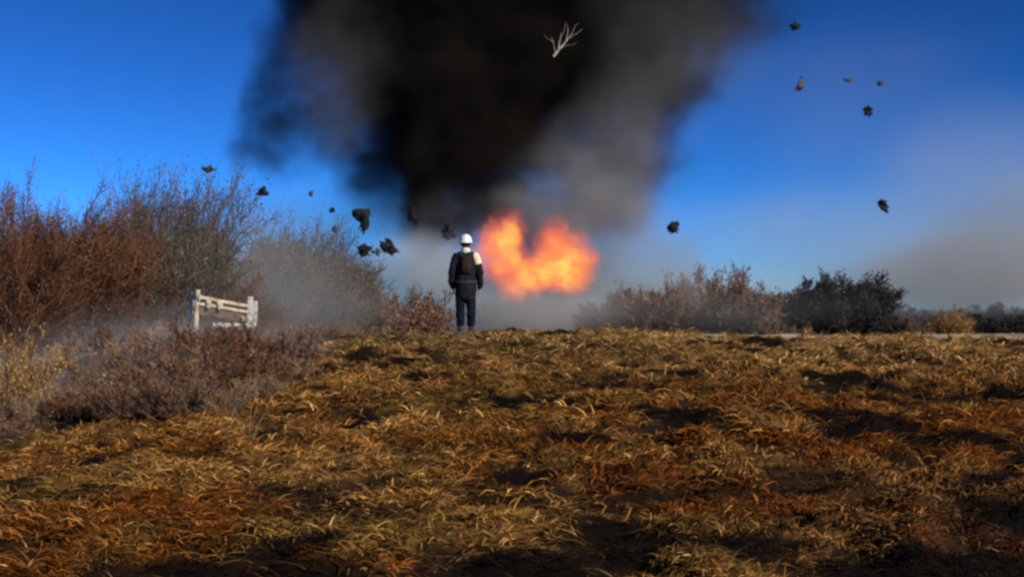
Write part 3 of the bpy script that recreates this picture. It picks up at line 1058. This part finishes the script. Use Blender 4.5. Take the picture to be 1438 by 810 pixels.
    prof = [(0.000, 0.150), (0.045, 0.146), (0.080, 0.128), (0.106, 0.096), (0.120, 0.055), (0.126, 0.012), (0.129, 0.000), (0.148, -0.012),
            (0.149, -0.020), (0.128, -0.012), (0.118, 0.010), (0.100, 0.080), (0.0, 0.135)]
    n = 40
    rings = []
    for (r, z) in prof:
        ring = []
        for k in range(n):
            th = 2 * math.pi * k / n
            sy = 1.16 if r < 0.14 else (1.14 + 0.10 * max(0, math.sin(th)))
            comb = 0.012 * math.exp(-((r * math.cos(th)) / 0.012) ** 2) if (z > 0.04 and r > 0.001 and (r, z) in prof[:6]) else 0
            ring.append(bm.verts.new((HC.x + r * math.cos(th), HC.y + r * sy * math.sin(th), HC.z + z + comb)))
        rings.append(ring)
    for a_, b_ in zip(rings, rings[1:]):
        for k in range(n):
            bm.faces.new((a_[k], a_[(k + 1) % n], b_[(k + 1) % n], b_[k]))
    bmesh.ops.remove_doubles(bm, verts=bm.verts[:], dist=0.0008)
    hm = link("helmet", bm_mesh(bm, "helmet"), M_HELM, p)
    bm = bmesh.new()
    g0 = []
    for (rr, zz) in ((0.100, -0.002), (0.112, -0.006), (0.108, -0.040), (0.096, -0.052), (0.086, -0.050)):
        g0.append([bm.verts.new((HC.x + rr * math.cos(2 * math.pi * k / n), HC.y + rr * 1.14 * math.sin(2 * math.pi * k / n), HC.z + zz)) for k in range(n)])
    for a_, b_ in zip(g0, g0[1:]):
        for k in range(n):
            bm.faces.new((a_[k], a_[(k + 1) % n], b_[(k + 1) % n], b_[k]))
    # the band leaves the face free
    bmesh.ops.delete(bm, geom=[f for f in bm.faces if f.calc_center_median().y > HC.y + 0.075], context='FACES')
    link("headband", bm_mesh(bm, "headband"), M_BAND, hm)
    # hair below the band
    bm = bmesh.new()
    add_ball(bm, (0, 0.0, 1.640), (0.083, 0.088, 0.072), 3)
    bmesh.ops.delete(bm, geom=[f for f in bm.faces if f.calc_center_median().y > 0.03], context='FACES')
    link("hair", bm_mesh(bm, "hair"), M_HAIR, p)
    for s in (-1, 1):
        bm = bmesh.new()
        add_ball(bm, (s * 0.031, 0.104, 1.652), (0.013, 0.010, 0.011), 2)
        link("eye", bm_mesh(bm, "eye"), M_EYE, p)
    # pale neckcloth
    bm = bmesh.new()
    add_loft(bm, [((0, 0.0, 1.485), 0.105, 0.098), ((0, -0.004, 1.525), 0.094, 0.090), ((0, 0.002, 1.575), 0.078, 0.080)], 22)
    link("neckcloth", fuse(bm, "neckcloth", 0.008, 2, 0.014), M_SCARF, p)
    # brown pack between the shoulders with its straps
    bm = bmesh.new()
    add_loft(bm, [((0.01, -0.165, 1.10), 0.085, 0.035), ((0.01, -0.172, 1.18), 0.105, 0.052), ((0.01, -0.172, 1.32), 0.105, 0.055), ((0.01, -0.150, 1.42), 0.080, 0.035)], 16)
    pk = link("back_pack", fuse(bm, "back_pack", 0.010, 3, 0.012), M_PACK, p)
    for s in (-1, 1):
        bm = bmesh.new()
        add_loft(bm, [((s * 0.085 + 0.01, -0.15, 1.40), 0.022, 0.008), ((s * 0.10, -0.07, 1.505), 0.022, 0.008), ((s * 0.105, 0.05, 1.490), 0.022, 0.008),
                      ((s * 0.11, 0.150, 1.38), 0.022, 0.008), ((s * 0.12, 0.168, 1.18), 0.020, 0.008)], 10)
        link("strap", bm_mesh(bm, "strap"), M_BAND, pk)
    # sunlight on the right shoulder and upper sleeve, painted as a pale yellow layer
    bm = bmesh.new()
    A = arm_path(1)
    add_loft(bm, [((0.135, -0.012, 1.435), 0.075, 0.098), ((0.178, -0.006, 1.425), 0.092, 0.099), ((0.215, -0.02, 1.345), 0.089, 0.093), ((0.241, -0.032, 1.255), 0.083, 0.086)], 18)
    sp = link("sunlit_shoulder", fuse(bm, "sunlit_shoulder", 0.010, 2, 0.016), M_SUNLIT, p)
    sp["label"] = "right shoulder with sunlight painted in pale yellow"
    return p


PY = 20.5
pp = at(654, 463, PY)
pgz = float(ground_z(np.array([pp.x]), np.array([PY]))[0])
person = build_person((pp.x, PY, pp.z - 0.02))
person.scale = (0.95, 0.97, 0.98)

# ------------------------------------------------------------------ debris in the air
M_CHAR = noise_mat("charred_flake", (0.006, 0.006, 0.008), (0.022, 0.020, 0.022), 12, 0.9)
M_ASHF = noise_mat("ashy_flake", (0.05, 0.05, 0.055), (0.12, 0.11, 0.10), 10, 0.9)
M_PALEW = noise_mat("bare_pale_wood", (0.20, 0.17, 0.13), (0.40, 0.35, 0.27), 9, 0.8)


def clump_mesh(name, seed, sx, sz, ragged=0.45, flakes=26):
    """a torn clump of charred brush: crumpled core bristling with flakes and stubs"""
    r_ = random.Random(seed)
    bm = bmesh.new()
    g = bmesh.ops.create_icosphere(bm, subdivisions=3, radius=1.0)
    ph = [Vector((r_.uniform(-1, 1), r_.uniform(-1, 1), r_.uniform(-1, 1))).normalized() * r_.uniform(1.5, 4.0) for _ in range(7)]
    of = [r_.uniform(0, 6.28) for _ in range(7)]
    for v in bm.verts:
        k = 0.72
        for a_, b_ in zip(ph, of):
            k += ragged / 4.0 * math.sin(v.co.dot(a_) * 1.6 + b_)
        k += r_.uniform(-0.07, 0.07)
        v.co = v.co * max(0.25, k)
        v.co = Vector((v.co.x * sx * 0.5, v.co.y * min(sx, sz) * 0.4, v.co.z * sz * 0.5))
    vs = [v.co.copy() for v in bm.verts]
    s0 = min(sx, sz)
    for _ in range(flakes):
        c = r_.choice(vs)
        d = Vector((c.x / sx, c.y / s0, c.z / sz)).normalized()
        d = (d + Vector((r_.uniform(-1, 1), r_.uniform(-1, 1), r_.uniform(-1, 1))) * 0.6).normalized()
        q = d.orthogonal().normalized()
        q = (Matrix.Rotation(r_.uniform(0, 6.28), 3, d) @ q)
        L = s0 * r_.uniform(0.12, 0.30)
        wd = L * r_.uniform(0.18, 0.5)
        nrm = d.cross(q) * wd * 0.25
        a0 = bm.verts.new(c - q * wd - d * L * 0.4)
        a1 = bm.verts.new(c + q * wd - d * L * 0.4 + nrm)
        a2 = bm.verts.new(c + q * wd * 0.7 + d * L * 0.6 - nrm)
        a3 = bm.verts.new(c - q * wd * 0.3 + d * L)
        bm.faces.new((a0, a1, a2, a3))
    return bm_mesh(bm, name, False)


GD = "charred debris tossed up around the smoke"
debris = [  # px, py, width px, height px, depth, ashy?, label
    (1116, 38, 14, 11, 32, 0, "small black debris clump highest on the right of the smoke"),
    (1124, 120, 9, 20, 42, 1, "faint slanted grey shred, left one of three beneath the highest right clump"),
    (1192, 113, 14, 6, 44, 1, "faint flat grey shred, middle one of three below the highest right clump"),
    (1237, 117, 12, 6, 46, 1, "faint flat grey shred, right one of three below the highest right clump"),
    (1218, 157, 15, 15, 34, 0, "round dark clump against blue sky below the faint shreds"),
    (1240, 288, 12, 18, 36, 0, "tilted dark scrap low in the sky over the hazy right side"),
    (944, 319, 15, 15, 34, 0, "round dark clump alone just right of the smoke and flames"),
    (293, 238, 14, 9, 30, 0, "flat dark scrap farthest left in the sky"),
    (370, 270, 15, 13, 30, 0, "dark clump in the blue gap, second from left"),
    (437, 272, 6, 8, 46, 1, "tiny faint speck under the left lobe of smoke"),
    (466, 295, 8, 8, 40, 0, "tiny dark speck at the left edge of the smoke"),
    (469, 322, 7, 11, 40, 0, "tiny upright speck just below another near the left smoke edge"),
    (510, 303, 21, 34, 31, 0, "largest upright ragged black clump at the left smoke edge"),
    (511, 350, 20, 17, 30, 0, "round black clump directly under the largest upright one"),
    (545, 347, 19, 24, 30, 0, "slanted black clump right of the round low one"),
    (529, 354, 9, 9, 38, 1, "small grey clump between two low black ones"),
    (583, 303, 19, 23, 57, 0, "dark ragged clump half lost in the lower smoke"),
    (631, 326, 19, 24, 49, 0, "dark clump floating just left of the white helmet"),
]
for i, (px, py, wpx, hpx, Y, ashy, lab) in enumerate(debris):
    k = Y / F
    o = link("debris_clump", clump_mesh("debris_clump", 100 + i, wpx * k * 1.15, hpx * k * 1.15, 0.5 if not ashy else 0.7), M_ASHF if ashy else M_CHAR)
    o.location = at(px, py, Y)
    if py == 120:
        o.rotation_euler = (0, 0.5, 0)
    if px == 545 or py == 288:
        o.rotation_euler = (0, -0.55, 0)
    tag(o, lab, "debris", GD)


def flying_branch():
    Y = 33.0
    root = at(778, 79, Y)
    e = empty("bare_branch", root)
    tag(e, "pale bare forked branch flung up in front of the black smoke", "branch")

    def q(px, py, dy=0.0):
        return np.array(at(px, py, Y)) - np.array(root) + np.array([0, dy, 0])

    def limb(name, pts, r0, r1, parent):
        P = np.array([pts])
        v, qd = tubes(P, r0 * 0.72, r1 * 0.72, 7)
        n = len(pts)
        # close the ends
        me_ = mesh_np(name, v, quads=qd, smooth=True)
        return link(name, me_, M_PALEW, parent)
    limb("limb", [q(777, 80), q(781, 75), q(785, 69, 0.03), q(789, 66, 0.05)], 0.062, 0.048, e)
    for pts, r0, r1 in [
        ([q(784, 71, 0.02), q(785, 62), q(787, 54, -0.05), q(788, 48, -0.08)], 0.042, 0.012),
        ([q(788, 66, 0.05), q(793, 60, 0.1), q(798, 53, 0.14), q(804, 45, 0.2)], 0.040, 0.012),
        ([q(780, 75), q(778, 68, -0.05), q(777, 60, -0.08), q(774, 53, -0.1)], 0.022, 0.006),
        ([q(797, 54, 0.14), q(804, 50, 0.1), q(811, 46, 0.1), q(818, 40, 0.1)], 0.020, 0.006),
        ([q(795, 57, 0.1), q(797, 48, 0.12), q(798, 40, 0.16), q(797, 31, 0.2)], 0.020, 0.006),
        ([q(787, 54, -0.05), q(791, 47, -0.1), q(793, 40, -0.14), q(794, 34, -0.2)], 0.016, 0.005),
        ([q(789, 66, 0.05), q(797, 64, 0.0), q(804, 64, -0.05), q(810, 61, -0.1)], 0.018, 0.005),
        ([q(803, 46, 0.2), q(806, 40, 0.22), q(808, 34, 0.25), q(813, 29, 0.3)], 0.012, 0.004),
        ([q(777, 61, -0.08), q(772, 57, -0.1), q(768, 55, -0.1), q(764, 50, -0.1)], 0.012, 0.004),
    ]:
        limb("twig", pts, r0, r1, e)


flying_branch()


# ------------------------------------------------------------------ smoke and fire: density grids built by geometry nodes
class Field:
    """a density field made of soft ellipsoids, billowed by noise, sampled into a volume grid"""

    def __init__(self, name, lo, hi, res, warp=(0.0, 0.1), fine=(0.3, 0.3, 1.0), seed=0.0):
        self.ng = bpy.data.node_groups.new(name, 'GeometryNodeTree')
        ng = self.ng
        ng.interface.new_socket("Geometry", in_out='INPUT', socket_type='NodeSocketGeometry')
        ng.interface.new_socket("Geometry", in_out='OUTPUT', socket_type='NodeSocketGeometry')
        self.N = ng.nodes
        self.L = ng.links
        pos = self.N.new("GeometryNodeInputPosition")
        self.raw = pos.outputs[0]
        self.lo, self.hi, self.res, self.name = lo, hi, res, name
        self.fine = fine
        amp, scl = warp
        n = self.N.new("ShaderNodeTexNoise")
        n.noise_dimensions = '4D'
        n.inputs["W"].default_value = seed
        n.inputs["Scale"].default_value = scl
        n.inputs["Detail"].default_value = 4.0
        n.inputs["Roughness"].default_value = 0.58
        self.L.new(self.raw, n.inputs["Vector"])
        s = self.vm('SUBTRACT', n.outputs["Color"], (0.5, 0.5, 0.5))
        s = self.vm('SCALE', s, None, amp)
        self.p = self.vm('ADD', self.raw, s)
        self.total = None
        self.seed = seed

    def vm(self, op, a, b=None, scale=None):
        n = self.N.new("ShaderNodeVectorMath")
        n.operation = op
        if hasattr(a, "is_output"):
            self.L.new(a, n.inputs[0])
        else:
            n.inputs[0].default_value = a
        if b is not None:
            if hasattr(b, "is_output"):
                self.L.new(b, n.inputs[1])
            else:
                n.inputs[1].default_value = b
        if scale is not None:
            n.inputs["Scale"].default_value = scale
        return n.outputs["Value"] if op == 'LENGTH' else n.outputs["Vector"]

    def mt(self, op, a, b=0.0):
        n = self.N.new("ShaderNodeMath")
        n.operation = op
        for i, v in enumerate((a, b)):
            if hasattr(v, "is_output"):
                self.L.new(v, n.inputs[i])
            else:
                n.inputs[i].default_value = v
        return n.outputs[0]

    def blob(self, c, r, s, core=0.25, roll=0.0):
        """ellipsoid at c with radii r, strength s: full inside core, zero at 1; roll turns it in the picture plane"""
        d = self.vm('SUBTRACT', self.p, tuple(c))
        if roll:
            vr = self.N.new("ShaderNodeVectorRotate")
            vr.rotation_type = 'Y_AXIS'
            vr.inputs["Angle"].default_value = roll
            self.L.new(d, vr.inputs["Vector"])
            d = vr.outputs[0]
        d = self.vm('MULTIPLY', d, (1.0 / r[0], 1.0 / r[1], 1.0 / r[2]))
        l = self.vm('LENGTH', d)
        m_ = self.N.new("ShaderNodeMapRange")
        m_.interpolation_type = 'SMOOTHSTEP'
        self.L.new(l, m_.inputs["Value"])
        m_.inputs["From Min"].default_value = 1.0
        m_.inputs["From Max"].default_value = core
        m_.inputs["To Min"].default_value = 0.0
        m_.inputs["To Max"].default_value = s
        v = m_.outputs[0]
        self.total = v if self.total is None else self.mt('ADD', self.total, v)

    def build(self, material, parent=None):
        lo_f, sc_f, pw = self.fine
        n = self.N.new("ShaderNodeTexNoise")
        n.noise_dimensions = '4D'
        n.inputs["W"].default_value = self.seed + 5.3
        n.inputs["Scale"].default_value = sc_f
        n.inputs["Detail"].default_value = 4.0
        self.L.new(self.p, n.inputs["Vector"])
        m_ = self.N.new("ShaderNodeMapRange")
        self.L.new(n.outputs["Fac"], m_.inputs["Value"])
        m_.inputs["From Min"].default_value = 0.30
        m_.inputs["From Max"].default_value = 0.68
        m_.inputs["To Min"].default_value = lo_f
        m_.inputs["To Max"].default_value = pw
        dens = self.mt('MULTIPLY', self.total, m_.outputs[0])
        vc = self.N.new("GeometryNodeVolumeCube")
        self.L.new(dens, vc.inputs["Density"])
        vc.inputs["Min"].default_value = self.lo
        vc.inputs["Max"].default_value = self.hi
        for nm, v in zip(("Resolution X", "Resolution Y", "Resolution Z"), self.res):
            vc.inputs[nm].default_value = v
        sm = self.N.new("GeometryNodeSetMaterial")
        sm.inputs["Material"].default_value = material
        go = self.N.new("NodeGroupOutput")
        self.L.new(vc.outputs[0], sm.inputs[0])
        self.L.new(sm.outputs[0], go.inputs[0])
        me = bpy.data.meshes.new(self.name)
        o = bpy.data.objects.new(self.name, me)
        C.objects.link(o)
        me.materials.append(material)
        md = o.modifiers.new("grid", 'NODES')
        md.node_group = self.ng
        if parent is not None:
            o.parent = parent
        return o


def smoke_mat(name, colour, density, aniso=0.0):
    m = bpy.data.materials.new(name)
    m.use_nodes = True
    t = m.node_tree
    t.nodes.clear()
    o = t.nodes.new("ShaderNodeOutputMaterial")
    v = t.nodes.new("ShaderNodeVolumePrincipled")
    v.inputs["Color"].default_value = (*colour, 1)
    v.inputs["Density"].default_value = density
    v.inputs["Anisotropy"].default_value = aniso
    t.links.new(v.outputs[0], o.inputs["Volume"])
    return m


PLY = 62.0


def pb(f, px, py, rx, rz, s, Y=PLY, ry=None, core=0.25, roll=0.0):
    """blob given in photograph pixels at depth Y"""
    k = Y / F
    f.blob(at(px, py, Y), (rx * k, (ry if ry is not None else (rx + rz) * 0.5) * k, rz * k), s, core, roll)


# black soot
k0 = at(230, 470, PLY)
k1 = at(1260, -420, PLY)
f = Field("smoke_plume", (k0.x, PLY - 12, at(0, 400, PLY).z), (k1.x, PLY + 12, k1.z), (220, 84, 180), (8.5, 0.27), (0.0, 0.62, 1.75), 2.0)
pb(f, 610, -20, 265, 170, 1.3, core=0.4)
pb(f, 680, 105, 215, 160, 1.3, core=0.4)
pb(f, 655, 210, 165, 140, 1.1, 60, core=0.35)
pb(f, 645, 285, 135, 95, 0.55, 60, core=0.2)
pb(f, 595, 300, 110, 75, 0.42, 59, core=0.1)
pb(f, 720, 310, 110, 60, 0.25, 60, core=0.2)
pb(f, 860, 10, 230, 220, 0.6, core=0.35)
pb(f, 1000, -30, 180, 130, 0.25, core=0.3)
pb(f, 455, 90, 115, 180, 0.5, core=0.35)
pb(f, 385, 190, 65, 85, 0.5, core=0.3)
pb(f, 550, 210, 125, 125, 0.6, core=0.35)
pb(f, 760, -230, 430, 240, 0.9, core=0.5)
pb(f, 870, 160, 120, 200, 0.42, core=0.35)
pb(f, 810, 260, 140, 110, 0.40, core=0.3)
soot = f.build(smoke_mat("black_soot", (0.030, 0.024, 0.020), 0.75))
tag(soot, "black smoke plume rising and spreading above the flames", "smoke", kind="stuff")

# paler grey smoke: in front of and around the black column
f = Field("grey_smoke", (k0.x, 44, -2.0), (at(1180, 0, PLY).x, 68, at(0, -60, 50).z), (140, 70, 96), (5.5, 0.30), (0.1, 0.6, 1.6), 9.0)
pb(f, 825, 255, 135, 120, 0.30, 56, core=0.1)
pb(f, 885, 190, 90, 180, 0.14, 57, core=0.1)
pb(f, 835, 335, 150, 100, 0.50, 59, core=0.3)
pb(f, 730, 310, 140, 65, 0.45, 59, core=0.3)
pb(f, 740, 405, 230, 60, 0.25, 61, core=0.4)
pb(f, 600, 310, 110, 60, 0.22, 59, core=0.3)
pb(f, 475, 115, 95, 150, 0.075, 56)
pb(f, 745, 350, 110, 60, 0.5, 60, core=0.3)
pb(f, 950, 60, 160, 170, 0.06, 57)
pb(f, 920, 385, 150, 75, 0.3, 61, core=0.3)
gs = f.build(smoke_mat("grey_smoke", (0.56, 0.52, 0.485), 0.50))
tag(gs, "grey and bluish smoke curling around the foot of the plume", "smoke", kind="stuff")

# thin smoke drifting along the ground
f = Field("drifting_smoke", (-34, 11, -3.4), (64, 112, 20.0), (120, 110, 64), (3.0, 0.14), (0.30, 0.12, 1.3), 4.0)
pb(f, 1340, 390, 300, 100, 0.4, 80, 300)
pb(f, 1050, 430, 260, 45, 0.35, 52, 130)
pb(f, 1120, 350, 300, 110, 0.5, 84, 300)
pb(f, 1400, 300, 230, 200, 0.5, 86, 260)
pb(f, 1200, 150, 260, 210, 0.09, 80, 260)
pb(f, 690, 415, 440, 80, 1.6, 70, 250)
pb(f, 590, 372, 110, 62, 4.2, 50, 140)
pb(f, 700, 430, 260, 50, 1.5, 50, 140)
pb(f, 470, 330, 230, 90, 0.7, 66, 250)
pb(f, 1000, 425, 420, 70, 0.75, 70, 250)
pb(f, 360, 400, 190, 110, 1.7, 32, 150)
pb(f, 420, 440, 190, 60, 1.2, 30, 150)
pb(f, 250, 510, 230, 90, 3.6, 18, 240)
pb(f, 100, 560, 270, 90, 4.0, 14, 280)
pb(f, 230, 370, 180, 140, 0.9, 28, 120)
ds = f.build(smoke_mat("thin_smoke", (0.72, 0.735, 0.705), 0.085))
tag(ds, "thin bluish smoke drifting low over the brush", "smoke", kind="stuff")


# duller grey smoke blown over the brush on the far right
f = Field("dull_smoke", (at(1020, 0, 88).x, 68, -2.0), (at(1560, 0, 88).x, 104, 12.0), (72, 60, 44), (4.0, 0.16), (0.25, 0.2, 1.4), 6.0)
pb(f, 1370, 390, 200, 90, 1.0, 86, 260)
pb(f, 1260, 405, 150, 55, 0.7, 82, 220)
pb(f, 1430, 330, 150, 110, 0.45, 88, 260)
dk = f.build(smoke_mat("dull_smoke", (0.56, 0.54, 0.54), 0.16))
tag(dk, "dull grey smoke hanging over the far brush at right", "smoke", kind="stuff")


# ------------------------------------------------------------------ the fire
FIY = 52.0


def fire_mat():
    m = bpy.data.materials.new("flame_glow")
    m.use_nodes = True
    t = m.node_tree
    t.nodes.clear()
    o = t.nodes.new("ShaderNodeOutputMaterial")
    at_ = t.nodes.new("ShaderNodeAttribute")
    at_.attribute_name = "density"
    r = t.nodes.new("ShaderNodeValToRGB")
    e = r.color_ramp.elements
    e[0].position = 0.0
    e[0].color = (1.0, 0.13, 0.060, 1)
    e[1].position = 1.0
    e[1].color = (1.0, 0.68, 0.14, 1)
    k = e.new(0.30)
    k.color = (1.0, 0.20, 0.075, 1)
    k = e.new(0.62)
    k.color = (1.0, 0.42, 0.09, 1)
    mu = t.nodes.new("ShaderNodeMath")
    mu.operation = 'MULTIPLY'
    mu.inputs[1].default_value = 3.3
    em = t.nodes.new("ShaderNodeEmission")
    ab = t.nodes.new("ShaderNodeVolumeAbsorption")
    ab.inputs["Color"].default_value = (0, 0, 0, 1)
    ad = t.nodes.new("ShaderNodeAddShader")
    m2 = t.nodes.new("ShaderNodeMath")
    m2.operation = 'MULTIPLY'
    m2.inputs[1].default_value = 2.6
    t.links.new(at_.outputs["Fac"], r.inputs["Fac"])
    t.links.new(at_.outputs["Fac"], mu.inputs[0])
    t.links.new(at_.outputs["Fac"], m2.inputs[0])
    t.links.new(r.outputs["Color"], em.inputs["Color"])
    t.links.new(mu.outputs[0], em.inputs["Strength"])
    t.links.new(m2.outputs[0], ab.inputs["Density"])
    t.links.new(em.outputs[0], ad.inputs[0])
    t.links.new(ab.outputs[0], ad.inputs[1])
    t.links.new(ad.outputs[0], o.inputs["Volume"])
    return m


def tongue_mat():
    m = bpy.data.materials.new("flame_tongue")
    m.use_nodes = True
    t = m.node_tree
    t.nodes.clear()
    o = t.nodes.new("ShaderNodeOutputMaterial")
    tc = t.nodes.new("ShaderNodeTexCoord")
    n = t.nodes.new("ShaderNodeTexNoise")
    n.inputs["Scale"].default_value = 1.6
    n.inputs["Detail"].default_value = 4
    r = t.nodes.new("ShaderNodeValToRGB")
    r.color_ramp.elements[0].position = 0.35
    r.color_ramp.elements[0].color = (1.0, 0.16, 0.04, 1)
    r.color_ramp.elements[1].position = 0.65
    r.color_ramp.elements[1].color = (1.0, 0.48, 0.08, 1)
    em = t.nodes.new("ShaderNodeEmission")
    em.inputs["Strength"].default_value = 1.0
    tr = t.nodes.new("ShaderNodeBsdfTransparent")
    mx = t.nodes.new("ShaderNodeMixShader")
    mx.inputs[0].default_value = 0.07
    t.links.new(tc.outputs["Object"], n.inputs["Vector"])
    t.links.new(n.outputs["Fac"], r.inputs["Fac"])
    t.links.new(r.outputs["Color"], em.inputs["Color"])
    t.links.new(tr.outputs[0], mx.inputs[1])
    t.links.new(em.outputs[0], mx.inputs[2])
    t.links.new(mx.outputs[0], o.inputs["Surface"])
    return m


fire = empty("fire", (at(755, 0, FIY).x, FIY, float(ground_z(np.array([1.2]), np.array([FIY]))[0])))
tag(fire, "orange and yellow flames in two lobes beyond the crest, right of the person", "fire")
inv = fire.matrix_basis.inverted()
tongues = [  # px, py, half width, half height, roll
    (706, 348, 30, 46, 0.38), (733, 384, 28, 34, 0.5), (722, 334, 16, 28, -0.1), (760, 384, 34, 24, -0.7),
    (788, 352, 26, 40, -0.35), (814, 370, 26, 38, 0.05), (790, 390, 34, 18, 0.0)]
tongues = [(a_ - 5, *r_) for a_, *r_ in tongues]
M_TONGUE = tongue_mat()
for i, (px, py, hw, hh, roll) in enumerate(tongues):
    r_ = random.Random(40 + i)
    bm = bmesh.new()
    bmesh.ops.create_icosphere(bm, subdivisions=4, radius=1.0)
    k = FIY / F
    of = [r_.uniform(0, 6.28) for _ in range(6)]
    for v in bm.verts:
        c = v.co.copy()
        wob = 1 + 0.14 * math.sin(c.x * 3 + c.z * 4 + of[0]) + 0.10 * math.sin(c.y * 4 + c.z * 7 + of[1]) + 0.07 * math.sin(c.x * 9 + of[2]) * math.sin(c.z * 8 + of[3])
        taper = 1.0 - 0.35 * max(0, c.z)
        v.co = 0.9 * Vector((c.x * hw * k * wob * taper, c.y * 20 * k * wob * taper, c.z * hh * k * (1 + 0.12 * math.sin(c.x * 8 + of[4]))))
    bm.transform(Matrix.Translation(at(px, py, FIY) - fire.location) @ Matrix.Rotation(-roll, 4, 'Y'))
    link("flame_tongue", bm_mesh(bm, "flame_tongue"), M_TONGUE, fire)

f = Field("flame_glow", (at(630, 0, FIY).x, FIY - 2.2, at(0, 440, FIY).z), (at(880, 0, FIY).x, FIY + 2.2, at(0, 270, FIY).z), (150, 64, 104), (1.7, 1.1), (0.25, 1.8, 1.3), 1.0)
for (px, py, hw, hh, roll) in tongues:
    pb(f, px, py, hw * 1.46, hh * 1.42, 0.55, FIY, 34, 0.15, -roll)
glow = f.build(fire_mat(), None)
glow.parent = fire
glow["kind"] = "stuff"
glow.matrix_parent_inverse = inv
